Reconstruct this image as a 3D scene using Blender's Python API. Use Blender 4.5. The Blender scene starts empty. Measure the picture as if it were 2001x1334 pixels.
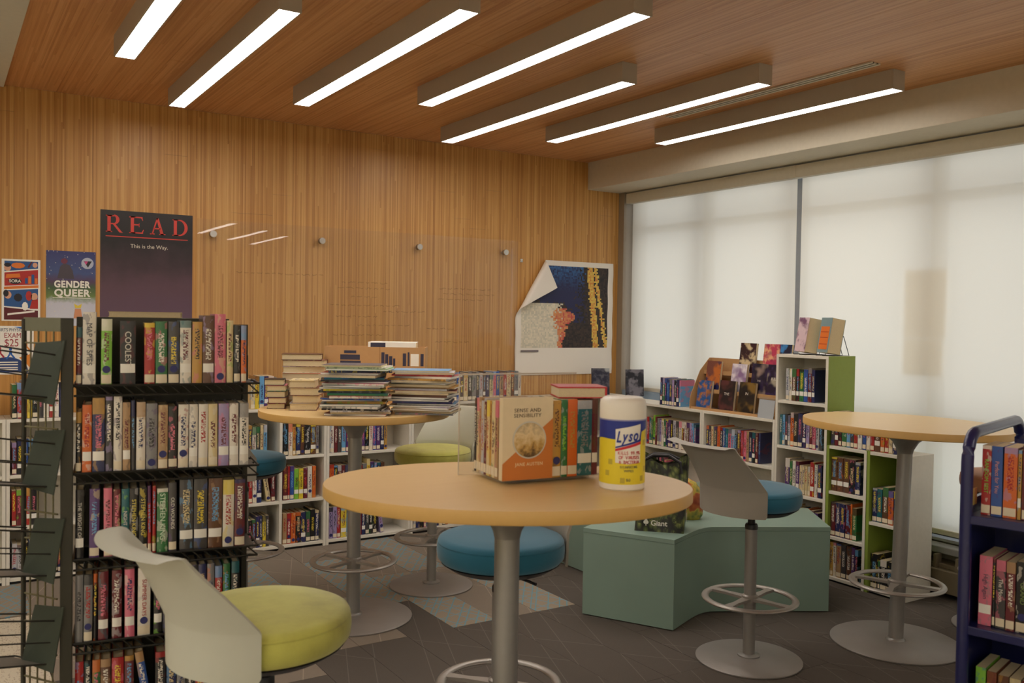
import bpy, bmesh, math, random
from mathutils import Matrix, Vector
D = bpy.data
SC = bpy.context.scene
COL = SC.collection
random.seed(7)
PI = math.pi

# ------------------------------------------------------------------ camera, world, exposure
cam = D.cameras.new('camera'); cam_o = D.objects.new('camera', cam); COL.objects.link(cam_o)
RW = Matrix(((0.8436, -0.0003, -0.5369), (-0.5367, 0.0287, -0.8433), (0.0157, 0.9996, 0.0240)))
cam_o.matrix_world = Matrix.Translation((0, 0, 1.53)) @ RW.to_4x4()
cam.sensor_width = 36.0; cam.lens = 31.826; cam.clip_start = .05
cam.dof.use_dof = True; cam.dof.focus_distance = 5.6; cam.dof.aperture_fstop = 5.6
SC.camera = cam_o
wd = D.worlds.new('overcast_sky'); SC.world = wd; wd.use_nodes = True
bg = wd.node_tree.nodes['Background']
bg.inputs[0].default_value = (.88, .92, 1.0, 1); bg.inputs[1].default_value = 1.6
LAMP = 17.0
SC.view_settings.view_transform = 'Standard'; SC.view_settings.look = 'None'
SC.view_settings.gamma = 1; SC.view_settings.use_curve_mapping = False
SC.view_settings.exposure = 0.0
SC.cycles.use_denoising = True
SC.cycles.max_bounces = 10; SC.cycles.transparent_max_bounces = 16
SC.cycles.sample_clamp_indirect = 6.0
SC.cycles.caustics_reflective = False; SC.cycles.caustics_refractive = False

# plan position seen at picture column px, depth z in front of the camera
def C(px, z):
    l = (px - 1000.5) / 1769.0 * z
    return (.537 * z + .8436 * l, .8433 * z - .537 * l)
FWD = Vector((.537, .8436)); RGT = Vector((.8436, -.537))
def yat(px, X):                       # world Y on the plane X seen at column px
    l = (px - 1000.5) / 1769.0
    z = X / (.537 + .8436 * l); return z * (.8433 - .537 * l)
def xat(px, Y):
    l = (px - 1000.5) / 1769.0
    z = Y / (.8433 - .537 * l); return z * (.537 + .8436 * l)

# ------------------------------------------------------------------ materials
def lin(c):
    return tuple(((v / 255) / 12.92 if v / 255 <= .04045 else ((v / 255 + .055) / 1.055) ** 2.4) for v in c)
MATS = {}
class NT:
    def __init__(s, name):
        s.m = D.materials.new(name); s.m.use_nodes = True; s.t = s.m.node_tree
        s.b = s.t.nodes['Principled BSDF']; s.out = s.t.nodes['Material Output']
    def n(s, typ, **kw):
        nd = s.t.nodes.new(typ)
        for k, v in kw.items(): setattr(nd, k, v)
        return nd
    def l(s, a, b): s.t.links.new(a, b)
    def val(s, sock, v):
        if hasattr(v, 'is_linked') or hasattr(v, 'links'): s.l(v, sock)
        else: sock.default_value = v
    def math(s, op, a, b=0.0, c=0.0):
        if op == 'SMOOTHSTEP':
            nd = s.n('ShaderNodeMapRange', interpolation_type='SMOOTHSTEP'); s.val(nd.inputs[0], a); nd.inputs[1].default_value = b; nd.inputs[2].default_value = c
            return nd.outputs[0]
        nd = s.n('ShaderNodeMath', operation=op)
        s.val(nd.inputs[0], a); s.val(nd.inputs[1], b)
        if op in ('MULTIPLY_ADD', 'COMPARE', 'SMOOTH_MIN'): s.val(nd.inputs[2], c)
        return nd.outputs[0]
    def mix(s, f, a, b):
        nd = s.n('ShaderNodeMix', data_type='RGBA')
        s.val(nd.inputs[0], f)
        for k, v in ((6, a), (7, b)):
            if isinstance(v, tuple): nd.inputs[k].default_value = (*v[:3], 1)
            else: s.l(v, nd.inputs[k])
        return nd.outputs[2]
    def noise(s, vec, scale, detail=2, rough=.5):
        nd = s.n('ShaderNodeTexNoise'); nd.inputs['Scale'].default_value = scale
        nd.inputs['Detail'].default_value = detail; nd.inputs['Roughness'].default_value = rough
        s.l(vec, nd.inputs['Vector']); return nd.outputs[0]
    def mapv(s, vec, sc=(1, 1, 1), rot=(0, 0, 0), loc=(0, 0, 0)):
        nd = s.n('ShaderNodeMapping'); nd.inputs['Scale'].default_value = sc
        nd.inputs['Rotation'].default_value = rot; nd.inputs['Location'].default_value = loc
        s.l(vec, nd.inputs['Vector']); return nd.outputs[0]
    def ramp(s, f, stops):
        nd = s.n('ShaderNodeValToRGB'); e = nd.color_ramp.elements
        while len(e) < len(stops): e.new(.5)
        for i, (p, c) in enumerate(stops): e[i].position = p; e[i].color = (*c, 1)
        s.l(f, nd.inputs[0]); return nd.outputs[0]
    def obj(s): return s.n('ShaderNodeTexCoord').outputs['Object']
    def pos(s): return s.n('ShaderNodeNewGeometry').outputs['Position']
    def bump(s, h, st=.2, dist=.002):
        nd = s.n('ShaderNodeBump'); nd.inputs['Strength'].default_value = st; nd.inputs['Distance'].default_value = dist
        s.l(h, nd.inputs['Height']); s.l(nd.outputs[0], s.b.inputs['Normal'])
    def col(s, c): s.val(s.b.inputs['Base Color'], (*c, 1) if isinstance(c, tuple) else c)
    def rough(s, r): s.val(s.b.inputs['Roughness'], r)

def plain(name, rgb, rough=.55, metal=0, grain=.06, scale=40, coat=0, spec=None):
    if name in MATS: return MATS[name]
    n = NT(name); c = lin(rgb)
    f = n.noise(n.obj(), scale, 3)
    n.col(n.mix(f, tuple(v * (1 - grain) for v in c), tuple(min(1, v * (1 + grain)) for v in c)))
    n.rough(rough); n.b.inputs['Metallic'].default_value = metal
    n.b.inputs['Coat Weight'].default_value = coat
    if spec is not None: n.b.inputs['Specular IOR Level'].default_value = spec
    MATS[name] = n.m; return n.m

def wood(name, along, base, dark, light):
    """narrow bamboo strips; along = axis index the strips run along"""
    n = NT(name); p = n.pos()
    acr = {2: 0, 1: 0, 0: 1}[along]
    sc = [0, 0, 0]; sc[acr] = 150.0
    sp = n.n('ShaderNodeSeparateXYZ'); n.l(p, sp.inputs[0])
    u = sp.outputs[acr]; v = sp.outputs[along]
    cell = n.math('FLOOR', n.math('MULTIPLY', u, 105.0))
    # strips butt-joined at random lengths
    wn0 = n.n('ShaderNodeTexWhiteNoise', noise_dimensions='1D'); n.l(cell, wn0.inputs['W'])
    seg = n.math('FLOOR', n.math('ADD', n.math('MULTIPLY', v, .6), n.math('MULTIPLY', wn0.outputs[0], 7.0)))
    cb = n.n('ShaderNodeCombineXYZ'); n.l(cell, cb.inputs[0]); n.l(seg, cb.inputs[1])
    wn = n.n('ShaderNodeTexWhiteNoise', noise_dimensions='2D'); n.l(cb.outputs[0], wn.inputs['Vector'])
    s2 = [4.0, 4.0, 4.0]; s2[acr] = 320.0
    fib = n.noise(n.mapv(p, tuple(s2)), 1.0, 3, .6)
    s3 = [1.2] * 3; s3[acr] = 9.0
    big = n.noise(n.mapv(p, tuple(s3)), 1.0, 2)
    f = n.math('ADD', n.math('MULTIPLY', wn.outputs[0], .34), n.math('ADD', n.math('MULTIPLY', fib, .42), n.math('MULTIPLY', big, .28)))
    n.col(n.ramp(f, [(.25, dark), (.55, base), (.85, light)]))
    n.rough(.42); n.bump(fib, .12, .001)
    MATS[name] = n.m; return n.m

M_WALLWOOD = wood('bamboo_wall_veneer', 2, lin((196, 144, 76)), lin((162, 108, 50)), lin((218, 172, 106)))
M_CEILWOOD = wood('bamboo_ceiling_veneer', 1, lin((206, 150, 98)), lin((180, 120, 72)), lin((222, 172, 120)))
M_WHITE = plain('white_laminate', (226, 220, 206), .45)
M_PLASTER = plain('cream_painted_plaster', (206, 198, 178), .7)
M_PLASTER2 = plain('white_painted_plaster', (208, 206, 192), .8)
M_GREEN = plain('lime_green_laminate', (140, 160, 66), .5)
M_STEEL = plain('silver_powder_coat', (158, 155, 150), .42, .55)
M_RING = plain('cast_aluminium', (166, 160, 152), .4, .6)
M_BASE = plain('grey_metal_base', (152, 146, 140), .45, .35, .10, 9)
M_DARK = plain('black_plastic', (26, 26, 28), .4)
M_SHELL = plain('pale_grey_plastic', (186, 186, 170), .42, grain=.02)
M_SHELL2 = plain('warm_grey_plastic', (160, 154, 142), .42, grain=.02)
M_NAVY = plain('navy_painted_steel', (32, 36, 88), .35, .1, coat=.3)
M_RACK = plain('dark_olive_steel', (58, 56, 46), .5, .35)
M_WIRE = plain('black_wire', (42, 41, 36), .45, .4)
M_WIRE2 = plain('olive_wire', (112, 106, 76), .45, .3)
M_PLATE = plain('dark_green_plate', (52, 60, 48), .55, .1)
M_PAGES = plain('book_pages', (214, 196, 158), .8, grain=.12, scale=300)
M_STICK = plain('cream_label', (226, 212, 184), .6, grain=.02)
M_STICKW = plain('white_label', (238, 234, 224), .5, grain=.02)
M_BLUEDOT = plain('blue_genre_dot', (44, 46, 104), .5, grain=.02)
M_HOUSING = plain('lamp_housing', (176, 166, 150), .5, grain=.03)
M_PAPER = plain('white_paper', (240, 236, 226), .7, grain=.02)
M_CHROME = plain('brushed_steel', (200, 196, 190), .25, 1.0)
M_ALU = plain('window_aluminium', (150, 156, 166), .45, .4)
M_BOX = plain('brown_cardboard', (188, 146, 98), .8)
M_BENCH = plain('mint_bench_vinyl', (134, 158, 144), .5, grain=.05, scale=6)
M_SILL = plain('grey_sill', (150, 150, 148), .5)
M_RAD = plain('beige_heater_steel', (128, 116, 92), .5, .2)

def fabric(name, rgb, dirt):
    n = NT(name); o = n.obj(); c = lin(rgb)
    w = n.noise(o, 900, 1); d = n.noise(o, 7, 4, .65)
    a = n.mix(w, tuple(v * .86 for v in c), tuple(min(1, v * 1.1) for v in c))
    n.col(n.mix(n.math('MULTIPLY', n.math('GREATER_THAN', d, .6), .0) if dirt == 0 else n.math('MULTIPLY', n.math('POWER', d, 3.0), dirt), a, lin((110, 90, 30))))
    n.rough(.85); n.b.inputs['Sheen Weight'].default_value = .3; n.bump(w, .15, .0008)
    MATS[name] = n.m; return n.m
M_LIME = fabric('lime_wool_fabric', (196, 194, 92), 1.2)
M_BLUE = fabric('teal_blue_wool_fabric', (30, 104, 130), 0)
M_TAN = fabric('tan_wool_fabric', (176, 120, 84), 0)

def table_mat():
    n = NT('maple_laminate'); o = n.obj()
    f = n.noise(n.mapv(o, (2, 24, 2)), 2, 4, .6)
    n.col(n.mix(f, lin((224, 190, 130)), lin((232, 200, 144))))
    n.rough(.32); return n.m
M_MAPLE = table_mat()
M_MAPLE_EDGE = plain('maple_edge_band', (208, 166, 96), .45, grain=.05)

def emis(nm, st):
    n = NT(nm); n.col((1, 1, 1)); n.b.inputs['Emission Color'].default_value = (1, .93, .86, 1)
    n.b.inputs['Emission Strength'].default_value = st; return n.m
M_LAMP = emis('lit_diffuser', LAMP); M_PANEL = emis('lit_fill_panel', LAMP * .7)

def glass(name, tint, gloss_rough=.0, base=.05, wav=0.0, film=.0):
    n = NT(name); t = n.t; t.nodes.remove(n.b)
    tr = n.n('ShaderNodeBsdfTransparent'); tr.inputs[0].default_value = (*tint, 1)
    gl = n.n('ShaderNodeBsdfGlossy'); gl.inputs['Roughness'].default_value = gloss_rough
    fr = n.n('ShaderNodeFresnel'); fr.inputs[0].default_value = 1.45
    if wav:
        nz = n.noise(n.obj(), 1.4, 1); bp = n.n('ShaderNodeBump'); bp.inputs['Strength'].default_value = wav
        bp.inputs['Distance'].default_value = .02; n.l(nz, bp.inputs['Height']); n.l(bp.outputs[0], gl.inputs['Normal'])
    mx = n.n('ShaderNodeMixShader'); n.l(n.math('MULTIPLY', fr.outputs[0], n.math('SUBTRACT', 1.0, n.n('ShaderNodeNewGeometry').outputs['Backfacing'])), mx.inputs[0]); n.l(tr.outputs[0], mx.inputs[1]); n.l(gl.outputs[0], mx.inputs[2])
    last = mx.outputs[0]
    if film:
        df = n.n('ShaderNodeBsdfDiffuse'); df.inputs[0].default_value = (.75, .72, .68, 1)
        m2 = n.n('ShaderNodeMixShader'); m2.inputs[0].default_value = film; n.l(last, m2.inputs[1]); n.l(df.outputs[0], m2.inputs[2]); last = m2.outputs[0]
    n.l(last, n.out.inputs[0]); return n.m
M_GLASS = glass('clear_board_glass', (.985, .985, .98), 0, wav=.045, film=.02)
M_WINGLASS = glass('window_glass', (.93, .96, .97))
M_ACRYL = glass('clear_acrylic', (.95, .95, .94), .04, film=.07)

def shade_mat():
    n = NT('cream_roller_shade_fabric'); t = n.t; t.nodes.remove(n.b)
    tl = n.n('ShaderNodeBsdfTranslucent'); df = n.n('ShaderNodeBsdfDiffuse'); tr = n.n('ShaderNodeBsdfTransparent')
    w = n.noise(n.mapv(n.pos(), (1, 260, 260)), 3, 1)
    c1 = n.mix(w, lin((224, 212, 190)), lin((238, 228, 208)))
    n.l(c1, tl.inputs[0]); n.l(c1, df.inputs[0])
    m1 = n.n('ShaderNodeMixShader'); m1.inputs[0].default_value = .42; n.l(tl.outputs[0], m1.inputs[1]); n.l(df.outputs[0], m1.inputs[2])
    m2 = n.n('ShaderNodeMixShader'); m2.inputs[0].default_value = .035; n.l(m1.outputs[0], m2.inputs[1]); n.l(tr.outputs[0], m2.inputs[2])
    n.l(m2.outputs[0], n.out.inputs[0]); return n.m
M_SHADE = shade_mat()
def thin_paper():
    n = NT('thin_paper'); n.t.nodes.remove(n.b); a = n.n('ShaderNodeBsdfTranslucent'); b = n.n('ShaderNodeBsdfDiffuse'); m = n.n('ShaderNodeMixShader')
    a.inputs[0].default_value = (*lin((250, 242, 230)), 1); b.inputs[0].default_value = (*lin((240, 236, 226)), 1); m.inputs[0].default_value = .2
    n.l(a.outputs[0], m.inputs[1]); n.l(b.outputs[0], m.inputs[2]); c = n.n('ShaderNodeBsdfTransparent'); k = n.n('ShaderNodeMixShader'); k.inputs[0].default_value = .45; n.l(m.outputs[0], k.inputs[1]); n.l(c.outputs[0], k.inputs[2]); n.l(k.outputs[0], n.out.inputs[0]); return n.m
M_THIN = thin_paper()

def carpet(name, rgb, hatch):
    n = NT(name); p = n.pos(); c = lin(rgb)
    f = n.noise(p, 420, 2, .7); g = n.noise(p, 5, 2)
    base = n.mix(f, tuple(v * .55 for v in c), tuple(v * 1.4 for v in c))
    base = n.mix(n.math('MULTIPLY', g, .35), base, tuple(v * .75 for v in c))
    info = n.n('ShaderNodeObjectInfo').outputs['Random']
    def lines(rot, period, width, jit):
        q = n.mapv(n.obj(), (1, 1, 1), (0, 0, rot))
        s = n.n('ShaderNodeSeparateXYZ'); n.l(q, s.inputs[0])
        a = n.math('ADD', n.math('DIVIDE', s.outputs[0], period), n.math('MULTIPLY', info, jit))
        ce = n.math('FLOOR', a)
        w = n.n('ShaderNodeTexWhiteNoise', noise_dimensions='1D'); n.l(ce, w.inputs['W'])
        fr = n.math('SUBTRACT', a, ce)
        d = n.math('ABSOLUTE', n.math('SUBTRACT', fr, n.math('ADD', n.math('MULTIPLY', w.outputs[0], .6), .2)))
        return n.math('LESS_THAN', d, width / period)
    if hatch:
        la = n.math('MAXIMUM', lines(.62, .05, .0034, 3), lines(-.35, .07, .0034, 5))
        la = n.math('MAXIMUM', la, lines(1.3, .10, .003, 7))
        base = n.mix(n.math('MULTIPLY', la, .7), base, lin((96, 158, 178)))
    else:
        la = n.math('MAXIMUM', lines(.35, .16, .0022, 3), lines(-.75, .5, .0025, 5))
        base = n.mix(n.math('MULTIPLY', la, .42), base, tuple(min(1, v * 1.9) for v in c))
    n.col(base); n.rough(.95); n.b.inputs['Specular IOR Level'].default_value = .1; n.bump(f, .3, .003)
    MATS[name] = n.m; return n.m
M_CARP = [carpet('dark_brown_carpet', (96, 89, 82), False), carpet('taupe_carpet', (140, 128, 114), False), carpet('hatched_carpet', (156, 142, 124), True)]
def terrazzo():
    n = NT('pale_terrazzo'); p = n.pos()
    v = n.n('ShaderNodeTexVoronoi'); v.inputs['Scale'].default_value = 90; n.l(p, v.inputs['Vector'])
    n.col(n.mix(n.math('LESS_THAN', v.outputs[0], .3), lin((206, 196, 174)), lin((150, 130, 108)))); n.rough(.35); return n.m
M_TERR = terrazzo()

def book_mat(name, rough, coat):
    n = NT(name)
    def att(a):
        nd = n.n('ShaderNodeAttribute', attribute_type='OBJECT'); nd.attribute_name = a; return nd
    c1, c2, c3 = att('c1').outputs[0], att('c2').outputs[0], att('c3').outputs[0]
    dm = n.n('ShaderNodeSeparateXYZ'); n.l(att('dims').outputs['Vector'], dm.inputs[0])
    o = n.obj(); s = n.n('ShaderNodeSeparateXYZ'); n.l(o, s.inputs[0])
    x, y, z = s.outputs
    u = n.math('ADD', n.math('DIVIDE', x, dm.outputs[0]), .5); v = n.math('DIVIDE', z, dm.outputs[2])
    rnd = n.n('ShaderNodeObjectInfo').outputs['Random']
    spine = n.math('LESS_THAN', y, .0028)
    # lettering too small to read: marks that follow the spine
    off = n.n('ShaderNodeCombineXYZ'); n.l(n.math('MULTIPLY', rnd, 37.0), off.inputs[2])
    ad = n.n('ShaderNodeVectorMath', operation='ADD'); n.l(o, ad.inputs[0]); n.l(off.outputs[0], ad.inputs[1])
    g = n.noise(n.mapv(ad.outputs[0], (150, 0, 230)), 1.0, 1)
    ink = n.math('GREATER_THAN', g, .5)
    v0 = n.math('ADD', .30, n.math('MULTIPLY', rnd, .12)); v1 = n.math('ADD', .72, n.math('MULTIPLY', rnd, .2))
    inz = n.math('MULTIPLY', n.math('GREATER_THAN', v, v0), n.math('LESS_THAN', v, v1))
    inx = n.math('LESS_THAN', n.math('ABSOLUTE', n.math('SUBTRACT', u, .5)), .24)
    title = n.math('MULTIPLY', n.math('MULTIPLY', ink, inz), n.math('MULTIPLY', inx, spine))
    band = n.math('MULTIPLY', n.math('GREATER_THAN', v, n.math('ADD', .72, n.math('MULTIPLY', rnd, .25))), n.math('GREATER_THAN', n.math('FRACT', n.math('MULTIPLY', rnd, 7.3)), .45))
    art = n.math('GREATER_THAN', n.noise(n.mapv(ad.outputs[0], (60, 14, 30)), 1.0, 3), .57)
    base = n.mix(n.math('MULTIPLY', art, .45), c1, c3)
    base = n.mix(n.math('MULTIPLY', band, .8), base, c3)
    n.col(n.mix(n.math('MULTIPLY', title, att('ink').outputs['Fac']), base, c2))
    n.rough(rough); n.b.inputs['Coat Weight'].default_value = coat; n.b.inputs['Coat Roughness'].default_value = .12
    MATS[name] = n.m; return n.m
M_WRAP = book_mat('wrapped_book_cover', .3, .8)
M_COVER = book_mat('printed_book_cover', .42, .15)

# ------------------------------------------------------------------ mesh helpers
def link(name, bm, mat, parent=None, loc=(0, 0, 0), rot=None, smooth=False):
    me = D.meshes.new(name); bm.normal_update(); bm.to_mesh(me); bm.free()
    for m in (mat if isinstance(mat, (list, tuple)) else [mat]): me.materials.append(m)
    if smooth:
        for p in me.polygons: p.use_smooth = True
        try: me.set_sharp_from_angle(angle=.7)
        except Exception: pass
    o = D.objects.new(name, me); COL.objects.link(o); o.location = loc
    if rot is not None: o.rotation_euler = rot
    if parent: o.parent = parent
    return o
def box(bm, lo, hi, mi=0, bev=0, M=None):
    r = bmesh.ops.create_cube(bm, size=1)
    vs = r['verts']
    for v in vs:
        v.co = Vector([(lo[i] + hi[i]) / 2 + v.co[i] * (hi[i] - lo[i]) for i in range(3)])
    fs = {f for v in vs for f in v.link_faces}
    for f in fs: f.material_index = mi
    if bev:
        es = list({e for v in vs for e in v.link_edges})
        r2 = bmesh.ops.bevel(bm, geom=es, offset=bev, segments=2, affect='EDGES', profile=.5)
        vs = list({v for f in r2['faces'] for v in f.verts} | {v for v in vs if v.is_valid})
    if M is not None:
        for v in vs: v.co = M @ v.co
    return vs
def prism(bm, pts, axis, a, b, mi=0):
    """polygon pts (2-D) extruded along axis from a to b"""
    def p3(p, t):
        return {0: (t, p[0], p[1]), 1: (p[0], t, p[1]), 2: (p[0], p[1], t)}[axis]
    A = [bm.verts.new(p3(p, a)) for p in pts]; B = [bm.verts.new(p3(p, b)) for p in pts]
    fs = [bm.faces.new(A), bm.faces.new(list(reversed(B)))]
    k = len(pts)
    for i in range(k): fs.append(bm.faces.new((A[i], B[i], B[(i + 1) % k], A[(i + 1) % k])))
    for f in fs: f.material_index = mi
    bmesh.ops.recalc_face_normals(bm, faces=fs)
    return A + B
def lathe(bm, prof, seg=48, c=(0, 0, 0), mi=0, sx=1, sy=1, rot=0):
    rings = []
    for r, z in prof:
        ring = []
        for k in range(seg):
            a = 2 * PI * k / seg
            p = Vector((r * math.cos(a) * sx, r * math.sin(a) * sy, 0))
            if rot: p.rotate(Matrix.Rotation(rot, 3, 'Z'))
            ring.append(bm.verts.new((c[0] + p.x, c[1] + p.y, c[2] + z)))
        rings.append(ring)
    fs = []
    for a, b in zip(rings, rings[1:]):
        for k in range(seg): fs.append(bm.faces.new((a[k], a[(k + 1) % seg], b[(k + 1) % seg], b[k])))
    fs.append(bm.faces.new(list(reversed(rings[0])))); fs.append(bm.faces.new(rings[-1]))
    for f in fs: f.material_index = mi
    return rings
def tube(bm, pts, r, seg=8, closed=False, mi=0):
    pts = [Vector(p) for p in pts]; n = len(pts); rings = []
    up = Vector((0, 0, 1))
    for i, p in enumerate(pts):
        if closed: d = pts[(i + 1) % n] - pts[i - 1]
        else: d = pts[min(i + 1, n - 1)] - pts[max(i - 1, 0)]
        d.normalize()
        ref = up if abs(d.z) < .95 else Vector((1, 0, 0))
        s = d.cross(ref).normalized(); t = s.cross(d).normalized()
        rings.append([bm.verts.new(p + (s * math.cos(2 * PI * k / seg) + t * math.sin(2 * PI * k / seg)) * r) for k in range(seg)])
    m = n if closed else n - 1
    for i in range(m):
        a, b = rings[i], rings[(i + 1) % n]
        for k in range(seg):
            f = bm.faces.new((a[k], a[(k + 1) % seg], b[(k + 1) % seg], b[k])); f.material_index = mi
    if not closed:
        bm.faces.new(list(reversed(rings[0]))); bm.faces.new(rings[-1])
def rods(bm, segs, r, seg=6):
    for a, b in segs: tube(bm, [a, b], r, seg)
def torus(bm, R, r, z, seg=64, s2=12, rz=.009):
    rings = []
    for k in range(seg):
        c, s_ = math.cos(2 * PI * k / seg), math.sin(2 * PI * k / seg)
        rings.append([bm.verts.new(((R + r * math.cos(2 * PI * j / s2)) * c, (R + r * math.cos(2 * PI * j / s2)) * s_, z + rz * math.sin(2 * PI * j / s2))) for j in range(s2)])
    for k in range(seg):
        p, q = rings[k], rings[(k + 1) % seg]
        for j in range(s2): bm.faces.new((p[j], q[j], q[(j + 1) % s2], p[(j + 1) % s2]))
USED = {}
def tag(o, label, cat, group=None):
    w = label.split()
    if len(w) > 16 or len(w) < 4: print('LABEL LENGTH', len(w), label)
    if label in USED: print('LABEL TWICE', label)
    USED[label] = o
    o['label'] = label; o['category'] = cat
    if group: o['group'] = group
    return o
def empty(name, loc=(0, 0, 0), rz=0):
    o = D.objects.new(name, None); COL.objects.link(o); o.location = loc; o.rotation_euler = (0, 0, rz)
    o.empty_display_size = .1
    return o
def struct(o): o['kind'] = 'structure'; return o
def part(name, mat, parent, fn, smooth=False, **kw):
    bm = bmesh.new(); fn(bm); return link(name, bm, mat, parent, smooth=smooth, **kw)
def one(name, mat, parent, lo, hi, bev=0, **kw):
    bm = bmesh.new(); box(bm, lo, hi, 0, bev); return link(name, bm, mat, parent, **kw)
FONTS = []
RX90 = Matrix.Rotation(PI / 2, 4, 'X')
DOWN = Matrix.Rotation(PI / 2, 4, 'Y') @ RX90
def text(s, size, mat, parent, loc, M=RX90, shear=0, sx=1.0, bold=0, ext=.0004, align='CENTER', space=1.0, name='lettering'):
    cu = D.curves.new(name, 'FONT'); cu.body = s; cu.size = size; cu.align_x = align; cu.align_y = 'CENTER'
    cu.extrude = ext; cu.shear = shear; cu.offset = bold; cu.space_character = space; cu.resolution_u = 4
    cu.space_line = .95
    cu.materials.append(mat)
    o = D.objects.new(name, cu); COL.objects.link(o); FONTS.append(o)
    o.parent = parent
    o.matrix_local = Matrix.Translation(loc) @ M @ Matrix.Diagonal((sx, 1, 1, 1))
    return o
def flat(name, mat, parent, pts, y0, th=.0006):
    """a printed shape on a board facing -Y: polygon in x,z with its face at y0"""
    return part(name, mat, parent, lambda bm: prism(bm, pts, 1, y0, y0 + th))
def disc_pts(cx, cz, r, rz=None, n=24): return [(cx + r * math.cos(2 * PI * k / n), cz + (rz or r) * math.sin(2 * PI * k / n)) for k in range(n)]
def ink(name, rgb): return plain(name, rgb, .5, grain=.02)

WALL_Y, WIN_X, CEIL = 6.03, 4.95, 2.84

# ------------------------------------------------------------------ the room
floor = struct(empty('floor'))
one('subfloor', M_CARP[0], floor, (-4.2, -5.2, -.10), (5.2, 6.3, -.012))
bmp = bmesh.new(); box(bmp, (-.124, -.499, -.012), (.124, .499, 0), 0, 0)
mesh_pl = []
for m in M_CARP:
    me = D.meshes.new('carpet_tile'); bmp.to_mesh(me); me.materials.append(m); mesh_pl.append(me)
bmp.free()
HATCH = {(2.29, 4.40): 1, (2.79, 4.40): 1, (2.54, 5.40): 1, (1.54, 5.40): 1, (2.04, 4.90): 1, (.29, 5.65): 1, (3.29, 5.40): 1}
k = 0
x = .29 - .25 * 2
cols = []
while x < 5.0:
    cols.append(round(x, 2)); x += .25
for ci, x in enumerate(cols):
    offs = [.40, .90, .15, .65][ci % 4]
    if abs(x - 2.29) < .01 or abs(x - 2.79) < .01 or abs(x - 1.54) < .01 or abs(x - 2.54) < .01: offs = .40
    if abs(x - .29) < .01: offs = .65
    if abs(x - 2.04) < .01: offs = .90
    y = -1 + offs
    while y < 6.2:
        yy = round(y, 2)
        if x < .5 and yy < 5.3: y += 1; continue
        light = (yy + .5 > 4.75 and x < 3.2) or (x < 2.1 and yy > 3.9)
        t = 2 if (x, yy) in HATCH else (1 if light and random.random() < .85 else 0)
        o = D.objects.new('carpet_tile', mesh_pl[t]); COL.objects.link(o); o.location = (x, yy, random.uniform(-.0004, .0004)); o.parent = floor
        y += 1
terr = one('terrazzo_strip', M_TERR, floor, (-4.2, -5.2, -.012), (-.34, 6.3, -.001))
terr = one('terrazzo_strip', M_TERR, floor, (-.34, -5.2, -.012), (.41, 5.13, -.001))
terr = one('terrazzo_strip', M_TERR, floor, (.41, -5.2, -.012), (5.2, -1.3, -.001))

# wooden wall: panels with fine joints over a backing
wall_back = struct(empty('wall_back'))
one('wall_core', M_PLASTER2, wall_back, (-4.2, WALL_Y + .02, 0), (5.2, WALL_Y + .12, CEIL + .06))
qb = random.Random(11)
one('wall_panel', M_WALLWOOD, wall_back, (-4.2, WALL_Y, 0), (-.45, WALL_Y + .02, CEIL))
bw = .139; xb = -.45
while xb < WIN_X - .06:
    xe = min(xb + bw, WIN_X - .055); zj = qb.uniform(.3, 2.55); zs = [0, zj, CEIL] if zj > .45 else [0, zj, zj + 2.3, CEIL]
    for z0, z1 in zip(zs, zs[1:]):
        one('wall_board', M_WALLWOOD, wall_back, (xb + .0003, WALL_Y + qb.uniform(-.0003, .0003), z0 + .0005), (xe - .0003, WALL_Y + .02, z1 - .0005))
    xb = xe
ceiling = struct(empty('ceiling'))
one('ceiling_slab', M_PLASTER2, ceiling, (-4.2, -5.2, CEIL + .02), (5.2, 6.2, CEIL + .12))
xb = .33
while xb < 4.58:
    xe = min(xb + .137, 4.59); yj = qb.uniform(3.6, 5.9); ys = [6.03, yj, yj - 2.44, max(-1.29, yj - 4.88), -1.29]
    for y1, y0 in zip(ys, ys[1:]):
        if y1 - y0 > .01: one('ceiling_board', M_CEILWOOD, ceiling, (xb + .0004, y0 + .0007, CEIL + qb.uniform(-.0004, .0004)), (xe - .0004, y1 - .0007, CEIL + .02))
    xb = xe
one('plain_ceiling', M_PLASTER2, ceiling, (-4.2, -5.2, CEIL - .012), (.33, 6.03, CEIL + .02))
one('plain_ceiling', M_PLASTER2, ceiling, (.33, -5.2, CEIL), (5.2, -1.29, CEIL + .02))
soff = struct(one('trim_1', M_PLASTER, None, (4.56, -1.2, 2.615), (5.1, WALL_Y, CEIL + .02), .004))
struct(one('wall_left', M_PLASTER2, None, (-4.3, -5.2, 0), (-4.2, 6.2, CEIL + .1)))
struct(one('wall_front', M_PLASTER2, None, (-4.2, -5.3, 0), (5.2, -5.2, CEIL + .1)))
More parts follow.
